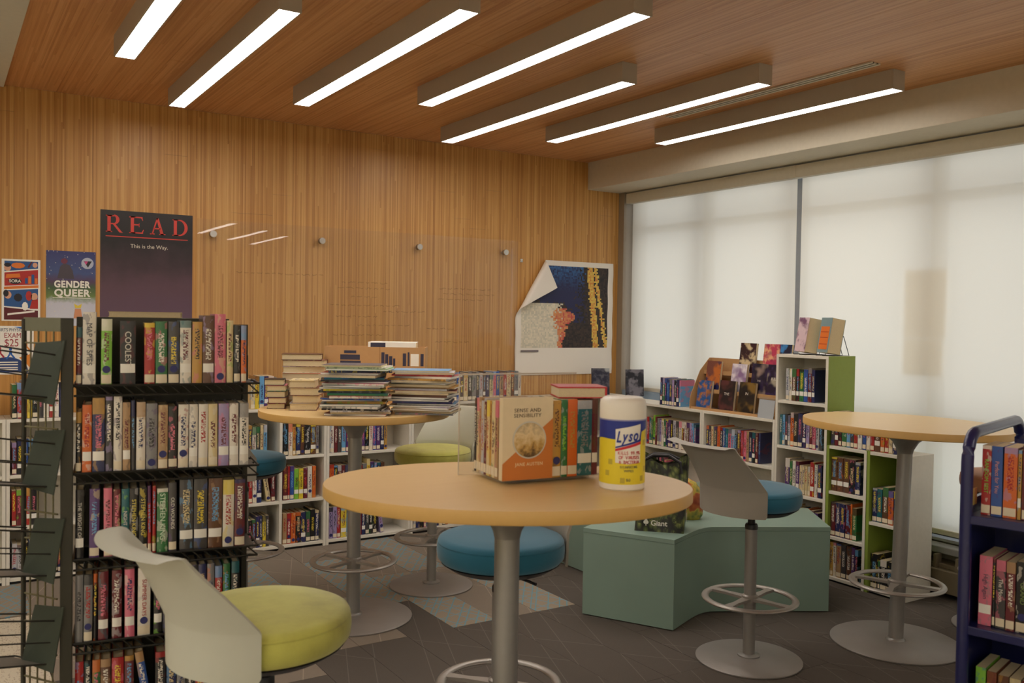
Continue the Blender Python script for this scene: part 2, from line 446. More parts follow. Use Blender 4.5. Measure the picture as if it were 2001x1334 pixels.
# window wall: pier in the corner, low wall, frame, glass
wr = struct(empty('wall_right'))
one('pier', plain('taupe_pier', (150, 134, 112), .55), wr, (4.895, 5.96, 0), (5.12, WALL_Y + .02, 2.63))
one('low_wall', M_PLASTER, wr, (WIN_X + .05, -5.2, 0), (5.15, WALL_Y, .30))
one('end_wall', M_PLASTER, wr, (WIN_X + .05, -5.2, .30), (5.15, 1.05, 2.7))
one('head_wall', M_PLASTER, wr, (WIN_X + .06, -5.2, 2.63), (5.15, WALL_Y, CEIL + .1))
win = struct(empty('window_1'))
XG0, XG1 = 5.035, 5.095
for y in (5.93, 5.13, 4.235, 3.21, 2.25, 1.29, 1.06):
    one('mullion', M_ALU, win, (XG0, y - .035, .30), (XG1, y + .035, 2.63))
for z in (.32, .97, 2.30, 2.61):
    one('transom', M_ALU, win, (XG0 + .004, 1.06, z - .03), (XG1 - .004, 5.93, z + .03))
yy = [5.93, 5.13, 4.235, 3.21, 2.25, 1.29]
for a, b in zip(yy, yy[1:]):
    for z0, z1 in ((.35, .94), (1.0, 2.27), (2.33, 2.58)):
        one('pane', M_WINGLASS, win, (5.062, b + .035, z0), (5.068, a - .035, z1))
one('window_sill', M_SILL, win, (WIN_X - .02, 1.06, .285), (5.035, 5.95, .30))

struct(one('trim_2', plain('blue_grey_sill', (134, 150, 164), .5), None, (4.90, 4.2, .86), (5.03, 5.95, .955), .003))
# roller shades: two cloths, one long headbox
def shade(y0, y1, zb, label):
    r = empty('roller_shade', (WIN_X, (y0 + y1) / 2, zb)); tag(r, label, 'window shade', 'roller shades')
    h = (y1 - y0) / 2
    def f(bm):
        ny, nz = 24, 30
        g = [[bm.verts.new((.0015 * math.sin(i * .9) , -h + 2 * h * i / ny, (2.519 - zb) * j / nz)) for i in range(ny + 1)] for j in range(nz + 1)]
        for j in range(nz):
            for i in range(ny): bm.faces.new((g[j][i], g[j][i + 1], g[j + 1][i + 1], g[j + 1][i]))
    part('shade_cloth', M_SHADE, r, f, True)
    part('hem_bar', M_PLASTER, r, lambda bm: box(bm, (-.008, -h, -.012), (.008, h, .018), 0, .003))
    return r
shade(4.185, 5.91, .97, 'cream roller shade beside the wooden wall, ending above the low bookcase')
shade(1.1, 4.145, .33, 'long cream roller shade behind the tall green sided bookcase, reaching the heater')
val = empty('shade_headbox', (WIN_X - .01, 3.6, 2.52)); tag(val, 'long cream headbox under the soffit, above the window shades', 'valance')
for a, b in ((-2.5, .565), (.567, 2.35)):
    part('headbox_cover', M_PLASTER, val, lambda bm, a=a, b=b: box(bm, (-.035, a, 0), (.03, b, .085), 0, .004))
# two paper sheets hanging against the glass
def sheet(px0, px1, z0, z1, label):
    ya, yb = yat(px0, 4.97), yat(px1, 4.97)
    o = one('paper_sheet', M_THIN, None, (-.001, -(ya - yb) / 2, 0), (.001, (ya - yb) / 2, z1 - z0), loc=(4.968, (ya + yb) / 2, z0))
    tag(o, label, 'paper', 'sheets behind the shade')
sheet(1768, 1850, 1.46, 1.865, 'upper paper sheet showing through the window shade as a beige rectangle')
sheet(1768, 1846, 1.235, 1.452, 'lower shorter paper sheet showing through the window shade')
# baseboard heater
hh = empty('baseboard_heater', (4.87, 2.6, 0)); tag(hh, 'long beige baseboard heater with slotted top under the window', 'heater')
part('heater_body', M_RAD, hh, lambda bm: (box(bm, (-.09, -1.5, .03), (.07, 1.5, .16), 0, .006), box(bm, (-.05, -1.5, .16), (.07, 1.5, .185), 0, .003)))
part('heater_hood', M_SILL, hh, lambda bm: box(bm, (-.03, -1.5, .235), (.07, 1.5, .275), 0, .006))
for k in range(22):
    y = -1.43 + k * .132
    part('slot_bar', M_RAD, hh, lambda bm, y=y: box(bm, (-.075, y - .008, .158), (-.02, y + .008, .236), 0))

# ------------------------------------------------------------------ ceiling lamps
def lamp(name_, x0, y0, y1, label, grp='linear ceiling lamps'):
    r = empty('linear_ceiling_lamp', (x0 + .045, (y0 + y1) / 2, CEIL)); tag(r, label, 'ceiling lamp', grp)
    h = (y1 - y0) / 2
    def hs(bm):
        box(bm, (-.048, -h, -.10), (-.042, h, 0)); box(bm, (.042, -h, -.10), (.048, h, 0)); box(bm, (-.042, -h, -.03), (.042, h, -.002))
    part('housing', M_HOUSING, r, hs)
    for s in (-1, 1): part('end_cap', M_HOUSING, r, lambda bm, s=s: box(bm, (-.0485, s * h - .004, -.1005), (.0485, s * h + .004, 0), 0, .001))
    part('diffuser', M_LAMP, r, lambda bm: box(bm, (-.041, -h + .005, -.1), (.041, h - .005, -.088)))
for x0, ya, yb, lb in ((.71, 2.70, 4.64, 'linear lamp next to the white ceiling edge, first of the row of four'),
                       (1.14, 3.54, 5.54, 'linear lamp, second from the white ceiling edge'),
                       (1.725, 3.13, 5.07, 'linear lamp, third from the white ceiling edge'),
                       (2.305, 2.77, 4.65, 'longest looking linear lamp, fourth from the white ceiling edge, above the near table'),
                       (2.92, 3.59, 5.53, 'linear lamp closest to the wooden wall, third from the soffit'),
                       (3.49, 3.21, 5.09, 'linear lamp between two others, second from the soffit'),
                       (4.12, 2.89, 4.70, 'linear lamp beside the ceiling air slot, next to the soffit')):
    lamp('l', x0, ya, yb, lb)
for i, (x0, yc) in enumerate(((3.28, -1.1), (3.9, -1.75), (4.42, -2.35), (.5, -1.6), (1.7, -2.2))):  # the last two are unseen lamps added only for fill
    lamp('l', x0, yc - .96, yc + .96, ['linear lamp behind the camera, mirrored first in the glass board', 'linear lamp behind the camera, mirrored second in the glass board', 'linear lamp behind the camera, mirrored last in the glass board', 'unseen linear lamp added as fill behind the camera near the terrazzo', 'unseen linear lamp added as fill behind the camera in mid ceiling'][i], 'lamps behind the camera')
ORDL = ['first', 'second', 'third', 'fourth', 'fifth', 'sixth', 'seventh', 'eighth', 'ninth', 'tenth']
for i, (xc, yc) in enumerate([(x, y) for x in (-3.2, -1.6) for y in (-4.0, -1.6, .8, 3.2)] + [(.2, -4.2), (2.0, -4.2)]):  # unseen lights added behind the camera to brighten the wooden ceiling and wall
    t_ = empty('square_fill_light', (xc, yc, CEIL - .012)); tag(t_, f'unseen square fill light added over the open library behind the camera, {ORDL[i]} of ten', 'ceiling light', 'added fill lights of the open library')
    part('light_frame', M_HOUSING, t_, lambda bm: [box(bm, *b) for b in (((-.4, -.4, -.03), (.4, -.37, -.001)), ((-.4, .37, -.03), (.4, .4, -.001)), ((-.4, -.37, -.03), (-.37, .37, -.001)), ((.37, -.37, -.03), (.4, .37, -.001)))])
    part('light_panel', M_PANEL, t_, lambda bm: box(bm, (-.369, -.369, -.024), (.369, .369, -.012)))
av = empty('air_slot', (3.95, 3.62, CEIL)); tag(av, 'narrow beige air slot in the wooden ceiling beside a linear lamp', 'air vent')
for dx in (-.03, .0, .03): part('slot_rail', M_PLASTER, av, lambda bm, dx=dx: box(bm, (dx - .007, -.75, -.008), (dx + .007, .75, -.0005)))
part('slot_throat', M_DARK, av, lambda bm: box(bm, (-.03, -.745, -.002), (.03, .745, -.0008)))

# ------------------------------------------------------------------ books
PAL = dict(black=(26, 24, 27), charcoal=(66, 63, 64), white=(226, 218, 204), cream=(216, 196, 148), grey=(132, 130, 130), silver=(186, 184, 186),
           red=(168, 36, 36), maroon=(104, 32, 40), pink=(214, 110, 132), purple=(86, 52, 112), lilac=(162, 144, 186), navy=(36, 42, 88),
           blue=(46, 84, 156), skyblue=(104, 160, 204), teal=(30, 98, 106), green=(48, 112, 62), lime=(128, 188, 62), yellow=(226, 200, 58),
           gold=(192, 146, 66), orange=(214, 104, 40), brown=(98, 62, 42), tan=(176, 140, 100))
LIGHTC = {'white', 'cream', 'silver', 'pink', 'lilac', 'skyblue', 'lime', 'yellow', 'gold', 'tan', 'grey', 'orange'}
WORD = dict(skyblue='sky blue', silver='silver grey')
ORD = ['', 'first', 'second', 'third', 'fourth', 'fifth', 'sixth', 'seventh', 'eighth', 'ninth', 'tenth', 'eleventh', 'twelfth', 'thirteenth', 'fourteenth', 'fifteenth', 'sixteenth', 'seventeenth', 'eighteenth', 'nineteenth', 'twentieth', 'twenty-first', 'twenty-second', 'twenty-third', 'twenty-fourth', 'twenty-fifth', 'twenty-sixth', 'twenty-seventh', 'twenty-eighth', 'twenty-ninth', 'thirtieth']
bk = random.Random(21)
def arc_pts(W, bul, n, off=0):
    return [(-W / 2 + W * i / n, -bul * math.sin(PI * i / n) * 1.0 - off) for i in range(n + 1)]
def setcols(o, c, dims, ink_=1.0, c2=None, c3=None):
    base = lin(PAL[c]) if isinstance(c, str) else lin(c)
    o['c1'] = [float(v) for v in base]
    if c2 is None:
        c2 = bk.choice(['black', 'navy', 'maroon', 'red']) if c in LIGHTC else bk.choice(['white', 'cream', 'yellow', 'white', 'skyblue', 'pink'])
    o['c2'] = [float(v) for v in lin(PAL[c2])]
    if c3 is None: c3 = bk.choice(list(PAL))
    o['c3'] = [float(v) for v in lin(PAL[c3])]
    o['dims'] = [float(v) for v in dims]; o['ink'] = float(ink_)
def book(kind, col, W, Dp, H, loc, rz, label, group, lean=0, sticker=None, ttl=None, c2=None, c3=None, mat=None, tilt=0):
    """local: x thickness, spine on y=0 facing -y, z up"""
    hard = kind == 'hardcover_book'
    r = empty(kind, loc, rz); r.rotation_euler = (tilt, lean, rz)
    tag(r, label, 'book', group)
    t = .0026 if hard else .0009
    bul = .0035 if hard else .0012
    sp = arc_pts(W, bul, 6)
    out = [(-W / 2, Dp)] + sp + [(W / 2, Dp), (W / 2 - t, Dp), (W / 2 - t, t), (-W / 2 + t, t), (-W / 2 + t, Dp)]
    o = part('cover', mat or (M_WRAP if hard else M_COVER), r, lambda bm: prism(bm, out, 2, 0, H), True)
    setcols(o, col, (W, Dp, H), 0.0 if ttl else 1.0, c2, c3)
    e = .004 if hard else .0004
    one('page_block', M_PAGES, r, (-W / 2 + t, t, e), (W / 2 - t, Dp - e, H - e))
    if sticker is None: sticker = bk.choice([1, 1, 1, 1, 2, 3, 4, 0])
    def strip(z0, z1, f, off):
        def fn(bm):
            a = arc_pts(W * f, bul * .98, 6, off)
            lo = [bm.verts.new((p[0], p[1], z0)) for p in a]; hi = [bm.verts.new((p[0], p[1], z1)) for p in a]
            for i in range(6): bm.faces.new((lo[i], lo[i + 1], hi[i + 1], hi[i]))
        return fn
    if sticker in (1, 2, 4): part('spine_label', M_STICK if sticker != 2 else M_STICKW, r, strip(.006 if sticker == 1 else (.035 if sticker == 2 else .004), .030 if sticker == 1 else (.062 if sticker == 2 else .03), .94, .0008), True)
    if sticker in (3, 4):
        zc = .022 if sticker == 3 else .046
        rr = min(.011, W * .42)
        part('genre_dot', M_BLUEDOT, r, lambda bm: prism(bm, disc_pts(0, zc, rr, n=14), 1, -bul - .0014, -bul - .0004))
    if ttl:
        s, rgb, sz = ttl
        text(s, sz, ink('ink_%d_%d_%d' % rgb, rgb), r, (0, -bul - .0009, H * .56), DOWN, name='title')
    return r
def row(spec, origin, rz, place, group, depth=(.13, .15), start=0, kind=None, jit=.004, anchor='', maxlen=None):
    """books side by side; spec tokens colour+mm/cm, 'gap12' leaves room, '~' leans the book"""
    u = Vector((math.cos(rz), math.sin(rz))); v = Vector((-math.sin(rz), math.cos(rz)))
    s = start; n = 0
    total = sum(1 for t in spec if not (isinstance(t, str) and t.startswith('gap')))
    for tk in spec:
        ttl = None; st = None; c2 = c3 = None
        if isinstance(tk, tuple): tk, ttl = tk[0], tk[1]
        if tk.startswith('gap'): s += float(tk[3:]) / 1000; continue
        lean = 0
        if tk.endswith('~'): tk = tk[:-1]; lean = .16
        if '#' in tk: tk, q = tk.split('#'); st = int(q)
        i = 0
        while i < len(tk) and not tk[i].isdigit(): i += 1
        colr = tk[:i]; nums = tk[i:]
        if nums:
            w, h = nums.split('/'); w = float(w) / 1000; h = float(h) / 100
        else:
            w = bk.uniform(.018, .032); h = bk.uniform(.19, .215)
        if maxlen and s + w > maxlen: break
        n += 1
        kd = kind or bk.choice(['paperback_book', 'paperback_book', 'hardcover_book'])
        dp = bk.uniform(*depth); j = bk.uniform(0, jit)
        wob = bk.uniform(-.012, .012) if not lean else -lean
        if lean: s += h * math.sin(lean) * .0
        c = s + w / 2 + (h * math.sin(abs(lean)) if lean else 0)
        if lean: c = s + w / 2 + h * math.sin(lean)
        p = Vector(origin[:2]) + u * c + v * j
        cw = WORD.get(colr, colr)
        noun = {'paperback_book': 'paperback', 'hardcover_book': 'hardcover'}[kd]
        book(kd, colr, w - .0012, dp, h, (p.x, p.y, origin[2] + (.0 if not lean else w * .5 * math.sin(lean))), rz,
             f'{cw} {noun}, {ORD[n]} {anchor} {place}'.replace('  ', ' '), group, lean=wob if lean else wob * .6, sticker=st, ttl=ttl)
        s += w + (h * math.sin(lean) + .002 if lean else .0015)
    return s
def rnd_spec(n, pal, hmin=18, hmax=21.5, wmin=16, wmax=34, seed=0):
    q = random.Random(seed); out = []
    for _ in range(n):
        out.append('%s%d/%.1f' % (q.choice(pal), q.randint(wmin, wmax), q.uniform(hmin, hmax)))
    return out
MIX = ['black', 'navy', 'maroon', 'white', 'red', 'purple', 'charcoal', 'cream', 'teal', 'pink', 'blue', 'brown', 'tan', 'lilac', 'grey', 'green', 'black', 'navy', 'silver']

# ------------------------------------------------------------------ bookcases
def bookcase(name, origin, rz, w, h, dep, shelves, label, group, divs=(), inner=None, side_mat=None):
    """local x along the front, y into the case, z up; shelves = heights of shelf tops, top included"""
    r = empty(name, (*origin, 0), rz); tag(r, label, 'bookcase', group)
    T = .018
    sm = side_mat or (M_WHITE, M_WHITE)
    one('side_panel', sm[0], r, (0, 0, 0), (T, dep, h), .001)
    one('side_panel', sm[1], r, (w - T, 0, 0), (w, dep, h), .001)
    one('front_edging', M_WHITE, r, (w - T, -.0015, 0), (w, 0, h)) if side_mat else None
    one('back_panel', inner or M_WHITE, r, (T, dep - .006, .02), (w - T, dep, h - T))
    one('top_panel', M_WHITE, r, (T, 0, h - T), (w - T, dep, h), .001)
    one('plinth', M_DARK, r, (T, .02, 0), (w - T, .035, shelves[0] - .018))
    for z in shelves: one('shelf', M_WHITE, r, (T, .003, z - .018), (w - T, dep - .006, z), .001)
    for a in divs:
        one('divider', M_WHITE, r, (a - T / 2, .002, shelves[0]), (a + T / 2, dep - .006, h - T))
    return r
SH = (.035, .325, .615)
FY = 5.745
names = ['far behind the wire rack', 'directly behind the wire pockets', 'hidden behind the wire book rack', 'behind the blue stool by the rack', 'behind the table of magazine stacks', 'behind the far lime stool', 'under the curled poster', 'in the corner under the window']
xs = [-.30, .33, .955, 1.58, 2.205, 2.83, 3.455, 4.08, 4.765]
for i, (a, b) in enumerate(zip(xs, xs[1:])):
    bookcase('low_bookcase', (a + .001, FY), 0, b - a - .002, .93, .27, SH, 'low white bookcase along the wooden wall, ' + names[i], 'low white bookcases', divs=((b - a) / 2,) if i == 3 else ())
def wrow(x0, x1, z, spec, place, seed=0, n=40, pal=MIX, **kw):
    sp = spec if spec else rnd_spec(n, pal, seed=seed)
    row(sp, (x0, FY + .02, z + .001), 0, place, 'books in the cases along the wooden wall', maxlen=x1 - x0, anchor='from rack side,', **kw)
# strip seen left of the rack
wrow(.36, .93, .931, ['black24/19', 'red22/20', 'orange24/21', 'yellow26/22#0', 'black28/21', 'charcoal24/20', 'white28/22', 'red26/20', 'white22/19', 'navy26/20'], 'on top of case behind wire pockets')
wrow(.36, .93, .616, ['maroon24/18', 'black26/20', 'blue26/20#2', 'black26/19.5', 'red24/20', ('navy28/20#0', ('ICARUS', (230, 226, 220), .022)), 'skyblue18/19~', 'gap40'], 'upper row behind wire pockets')
wrow(.36, .6, .326, ['red22/20', 'maroon26/20', 'skyblue20/20', 'red22/21', 'black28/20'], 'middle row behind wire pockets')
wrow(.36, .93, .036, ['silver26/19', 'silver28/18', 'black28/19', 'silver24/20', 'black30/20', 'teal26/20', 'charcoal30/19', 'black30/20', 'navy26/20'], 'bottom row behind wire pockets')
# split case
wrow(1.61, 1.88, .616, ['brown24/20', 'navy26/20', 'black22/20', 'navy24/21', 'white24/20', 'charcoal24/20', 'cream20/21', 'skyblue22/21'], 'top row, first half of split case')
wrow(1.61, 1.88, .326, ['black26/20', 'brown24/20', 'maroon26/21#1', ('red24/21', ('LOVE', (230, 220, 200), .014)), 'white26/21', ('navy30/21', ('THE RUINS', (226, 222, 214), .016)), 'cream28/21~', 'maroon24/22'], 'middle row, first half of split case')
wrow(1.61, 1.88, .036, ['green24/19', 'black24/18', 'green24/19', 'black26/18', 'maroon24/18', 'navy24/20', 'navy16/20', 'yellow22/20', 'charcoal20/20'], 'bottom row, first half of split case')
wrow(1.915, 2.18, .616, ['black32/21', 'white28/21', 'gold20/22#1', 'navy30/22', 'brown26/21', ('black40/22', ('CARAVAL', (236, 230, 220), .020)), 'brown36/22', 'grey20/20'], 'top row, second half of split case')
wrow(1.915, 2.18, .326, ['maroon32/22', 'red12/22', 'blue26/22', ('lime30/20#2', ('BONES', (30, 40, 20), .020)), ('yellow30/20#2', ('HUNTER', (40, 36, 20), .018)), ('maroon28/20#2', ('FALLEN', (220, 60, 50), .016)), 'white30/21', 'orange24/21'], 'middle row, second half of split case')
wrow(1.915, 2.18, .036, ['tan28/20', 'red26/20', 'orange30/20', 'black34/20', 'navy32/20', 'charcoal30/20', 'black30/21', 'navy26/20'], 'bottom row, second half of split case')
# undivided case
wrow(2.235, 2.79, .616, ['white28/21', 'maroon24/20', 'charcoal26/20', 'skyblue30/20', 'purple26/20', 'navy26/20', 'black28/20', 'black26/20', 'purple26/21', 'black28/20', 'white28/20', 'blue24/20', 'purple28/21', 'navy26/20', 'gold22/20'], 'top row behind magazine table')
wrow(2.235, 2.79, .326, ['orange30/21', 'black26/20', 'maroon26/20', 'maroon22/20', 'grey24/20', 'black28/20', 'grey22/21', 'black26/20', 'red20/19', 'charcoal30/20', 'yellow24/23', 'navy28/21', 'skyblue18/20', 'navy28/20', 'black28/20'], 'middle row behind magazine table')
wrow(2.235, 2.79, .036, ['lilac26/21', 'lilac28/21', 'red24/21', 'yellow40/21', 'skyblue28/20', 'purple26/20', 'red28/20', 'red24/20', 'navy26/20', 'charcoal26/20', 'black26/19.5', 'black28/20', 'lilac26/18~'], 'bottom row behind magazine table')
wrow(2.86, 3.42, .036, ['silver24/19', 'navy30/19', 'black30/19', 'pink16/19', 'navy24/19', 'red22/20', 'lilac24/20', 'navy28/20', 'cream26/20', 'black26/20', 'red22/20'], 'bottom row behind far lime stool')
wrow(3.48, 4.05, .616, None, 'top row under curled poster', seed=5, n=10)
# on top of the wall cases
wrow(1.70, 2.05, .931, ['cream26/19', 'yellow26/21#0', 'skyblue30/21', 'purple26/21', 'pink34/21#0', 'yellow18/20'], 'standing on case behind magazine table')
wrow(2.86, 4.36, .931, ['black26/19', 'red24/19', 'white30/18', 'pink26/18', 'cream30/18', 'silver30/19', 'charcoal24/20', 'gold24/20', 'charcoal28/20', 'navy30/21', 'green24/20', 'grey30/20', 'blue22/21', 'charcoal30/20', 'cream36/20', 'black32/21', 'grey34/19', 'charcoal26/21', 'silver30/20', 'brown22/21', 'navy30/20', 'cream30/20', 'pink26/21', 'blue28/21', 'tan34/20', 'red26/19', 'cream36/21', 'brown28/20', 'grey36/21', 'white26/20'], 'on top of case under poster')

# window cases, spines facing the room (-X); local x runs towards the camera
RZW = -PI / 2; FX = 4.50
def wincase(y_far, y_near, h, shelves, label, **kw):
    return bookcase('window_bookcase', (FX, y_far), RZW, y_far - y_near, h, .25, shelves, label, 'bookcases along the window', **kw)
wincase(5.735, 5.222, .92, SH, 'low white bookcase in the corner under the window shade')
wincase(5.22, 4.592, .92, SH, 'low white bookcase under the window, holding the bookend row')
wincase(4.59, 3.942, .92, SH, 'low white bookcase under the window, carrying the cardboard book display')
wincase(3.94, 3.542, 1.34, (.045, .19, .475, .765, 1.05), 'tall narrow white bookcase with green side panel', side_mat=(M_WHITE, M_GREEN), inner=M_WHITE)
wincase(3.54, 3.263, .81, (.03, .27, .54), 'lower white bookcase with three rows beside the tall case', inner=M_GREEN, side_mat=(M_GREEN, M_GREEN))
wincase(3.26, 3.01, .81, (.03, .41), 'lower green lined bookcase at the end by the wood table', inner=M_GREEN, side_mat=(M_GREEN, M_WHITE))
def irow(y0, y1, z, spec, place, seed=0, n=40, pal=MIX, **kw):
    sp = spec if spec else rnd_spec(n, pal, seed=seed)
    row(sp, (FX + .02, y0, z + .001), RZW, place, 'books in the cases along the window', maxlen=y0 - y1, anchor='from wood wall,', **kw)
irow(5.19, 4.61, .616, ['red24/20', 'teal22/20', 'green20/20', 'lime24/22', 'maroon20/21', 'grey22/20', 'lilac20/20', 'white24/20', 'green20/20', 'navy24/20', 'purple24/20', 'black24/20', 'silver30/20', 'charcoal26/20', 'white30/20', 'maroon26/20', 'white22/20', 'brown26/20', 'lilac24/20', 'skyblue20/20', 'purple18/19'], 'top row of corner-side window case')
irow(4.57, 3.96, .616, ['navy26/20', 'charcoal22/20', 'cream22/20', 'charcoal30/20', 'orange26/21', 'black22/20', 'blue24/20', 'teal26/20', 'pink26/20', 'skyblue30/20', 'black24/19', 'brown26/20', 'red24/20', 'pink24/20', 'tan22/20', 'navy26/20', 'black26/20', 'maroon22/20', 'navy18/20'], 'top row under cardboard display')
irow(4.57, 3.96, .326, None, 'middle row under cardboard display', seed=12, n=9, pal=['black', 'navy', 'charcoal', 'maroon', 'black'])
irow(5.19, 4.61, .326, None, 'middle row of corner-side window case', seed=13, n=9, pal=['black', 'pink', 'charcoal', 'maroon', 'black'])
irow(3.88, 3.56, 1.051, ['silver26/20#1', 'white20/20', 'brown32/20#2', 'black22/20#2', 'green32/20#2', 'blue30/20#2', 'maroon28/21#2', 'navy22/20#2'], 'top shelf of tall case')
irow(3.92, 3.56, .766, ['teal20/19', 'skyblue20/19#1', 'charcoal18/20', 'silver20/19#1', 'orange24/21#1', 'black32/20#1', 'navy34/21', 'navy26/20#2', 'lilac24/19', 'maroon22/21#1', 'pink24/20#1', 'silver22/21', 'charcoal24/19'], 'second shelf of tall case')
irow(3.87, 3.56, .476, ['purple36/21', 'green20/20', 'white24/20', 'purple26/20#2', 'cream22/18#1', 'cream18/18#1', 'cream18/18#1', 'cream20/18#1', 'red28/21#2', 'white22/20', 'navy30/20#2'], 'third shelf of tall case')
irow(3.90, 3.56, .191, ['silver20/18', 'teal24/18', 'navy26/20', 'black26/19', 'navy26/19', 'skyblue22/18', 'navy28/19', 'black24/20', 'gold24/19', 'yellow26/20', 'black30/19'], 'fourth shelf of tall case')
irow(3.53, 3.03, .811, ['charcoal26/20#3', 'maroon24/20#2', 'black22/19#1', 'green32/20#1', 'skyblue26/20#1', 'charcoal22/20#1', 'red24/20#1', 'white30/19', 'blue24/20#1', 'white26/20#1', 'red26/20#1', 'brown36/20#2', 'orange26/20#1', 'red24/20#1', 'cream26/20#1', 'navy30/19'], 'on top of lower green lined cases')
irow(3.52, 3.28, .541, ['brown40/20#2', 'brown40/20#2', 'brown40/20#2', 'black40/20', 'navy34/19#1'], 'top row of three-row lower case')
irow(3.52, 3.28, .271, ['maroon34/20#1', 'navy34/20#1', 'navy32/20#1', 'maroon34/20#1', 'orange12/21', 'green30/19#1'], 'middle row of three-row lower case')
irow(3.52, 3.28, .031, ['gold24/20#1', 'white20/20#1', 'tan34/20#1', 'charcoal34/20#1', 'brown34/20#1', 'purple24/20#1', 'black22/19'], 'bottom row of three-row lower case')
irow(3.235, 3.03, .411, ['navy30/19#1', 'teal32/19#1', 'brown36/20.5#1', 'orange32/19#1', 'navy28/19#1', 'black26/19'], 'upper row by the wood table')
irow(3.235, 3.03, .031, ['black44/19.5#1', 'charcoal14/16', 'black40/17#1', 'black40/17#1'], 'lower row by the wood table')
# row held by a bookend on top of the corner-side case
irow(5.05, 4.75, .921, ['navy22/20#2', 'green24/20#1', 'navy22/19.5#1', 'blue24/19#1', 'navy26/19.5', 'lilac22/19#1', 'black24/19', 'navy26/19.5#2', 'skyblue16/19'], 'in the bookend row')
be = empty('bookend', (FX + .03, 5.062, .92), RZW); tag(be, 'black metal bookend holding the row of blue books', 'bookend')
part('upright_plate', M_DARK, be, lambda bm: prism(bm, [(0, 0), (.12, 0), (.12, .10), (.10, .13), (.02, .13), (0, .10)], 0, 0, .003))
one('foot_plate', M_DARK, be, (.003, 0, .0003), (.006, .12, .0015))
# a few face-out books in the corner
# ------------------------------------------------------------------ covers shown face-out
def cover_mat(name, a, b, c, sc, seed):
    n = NT(name); o = n.obj()
    q = n.mapv(o, (1, 1, 1), loc=(seed * 3.1, seed * 1.7, seed))
    f = n.noise(q, sc, 3); g = n.noise(q, sc * .45, 2)
    n.col(n.mix(n.math('SMOOTHSTEP', g, .5, .68), n.mix(n.math('SMOOTHSTEP', f, .44, .62), lin(a), lin(b)), lin(c))); n.rough(.35); return n.m
def faceout(loc, rz, W, H, T, mat, label, group, tilt=-.22, words=(), name='displayed_book', art=None):
    """cover faces -y, pages towards +x"""
    r = empty(name, loc); r.rotation_euler = (tilt, 0, rz); tag(r, label, 'book', group)
    part('front_cover', mat, r, lambda bm: box(bm, (-W / 2, 0, 0), (W / 2, .0012, H)))
    part('back_cover', mat, r, lambda bm: (box(bm, (-W / 2, T - .0012, 0), (W / 2, T, H)), box(bm, (-W / 2, .0012, 0), (-W / 2 + .0012, T - .0012, H))))
    one('page_block', M_PAGES, r, (-W / 2 + .0012, .0012, .001), (W / 2 - .002, T - .0012, H - .001))
    for s, z, sz, rgb in words:
        text(s, sz, ink('ink_%d_%d_%d' % rgb, rgb), r, (0, -.0006, z))
    if art: art(r)
    return r
disp = empty('cardboard_display', (FX + .13, 4.345, .92), RZW); tag(disp, 'brown cardboard stepped display holding face-out books on the low case', 'display stand')
LD = .388
for x in (-LD, LD - .004):
    part('side_wing', M_BOX, disp, lambda bm, x=x: prism(bm, [(-.115, 0), (.115, 0), (.115, .36), (.07, .36), (-.02, .27), (-.105, .10), (-.115, .05)], 0, x, x + .004))
for k in range(3):
    y = -.10 + k * .06; z = .002 + k * .128
    part('step', M_BOX, disp, lambda bm, y=y, z=z: (box(bm, (-LD + .004, y, z), (LD - .004, y + .064, z + .004)), box(bm, (-LD + .004, y - .004, max(.0, z - .012)), (LD - .004, y, z + .016))))
part('back_board', M_BOX, disp, lambda bm: box(bm, (-LD + .004, .098, 0), (LD - .004, .102, .36)))
DK = (34, 26, 30)
rows_ = [
    (0, [(1375, .135, .195, (40, 90, 150), (190, 120, 60), (30, 40, 60), 'blue and orange book, first on the bottom step of cardboard display', ()),
         (1419, .14, .207, DK, (46, 34, 36), (96, 52, 52), 'dark brown book with pale red marks, middle of the display bottom step', (('THE', .115, .026, (214, 206, 196)),)),
         (1458, .14, .207, (30, 26, 28), (44, 38, 30), (130, 100, 46), 'black and gold book, last book on the display bottom step', (('IN', .13, .026, (214, 206, 196)),))]),
    (1, [(1392, .135, .205, (196, 110, 50), (40, 44, 90), (120, 70, 60), 'orange and navy book, first on the display middle step', ()),
         (1442, .135, .195, (200, 190, 206), (230, 222, 226), (140, 110, 150), 'pale lilac book on the display middle step', ()),
         (1482, .135, .205, (32, 28, 48), (50, 38, 70), (150, 130, 120), 'black and violet book, third on the display middle step', (('THE', .09, .018, (190, 180, 170)),)),
         (1512, .135, .205, (34, 26, 50), (60, 40, 90), (170, 160, 140), 'dark purple book beside the tall case on the display middle step', (('KILL', .11, .028, (220, 214, 200)),))]),
    (2, [(1458, .14, .21, (60, 34, 40), (210, 190, 150), (44, 30, 34), 'dark red book with a pale round patch, first on display top step', ()),
         (1505, .14, .21, (190, 60, 90), (230, 170, 130), (130, 50, 90), 'pink and cream book, second on the display top step', ()),
         (1531, .10, .21, (24, 30, 56), (60, 130, 190), (28, 34, 60), 'navy book with a blue wave, last on the display top step', ())]),
]
i = 0
for k, lst in rows_:
    for px, W, H, a, b, c, lb, words in lst:
        X = FX + .045 + k * .06
        faceout((X, yat(px, X), .9315 + k * .128), RZW, W, H, .021, cover_mat('cover_art_%d' % i, a, b, c, 22, i), lb, 'books in the cardboard display', -.13, words)
        i += 1
sh_ = empty('sign_holder', (FX + .004, yat(1499, FX + .01), .921), RZW); tag(sh_, 'small clear sign holder with blank bluish card beside the tall case', 'sign holder')
part('card', plain('bluish_card', (196, 204, 214), .5), sh_, lambda bm: box(bm, (-.065, .003, 0), (.065, .005, .12)), rot=(-.15, 0, 0))
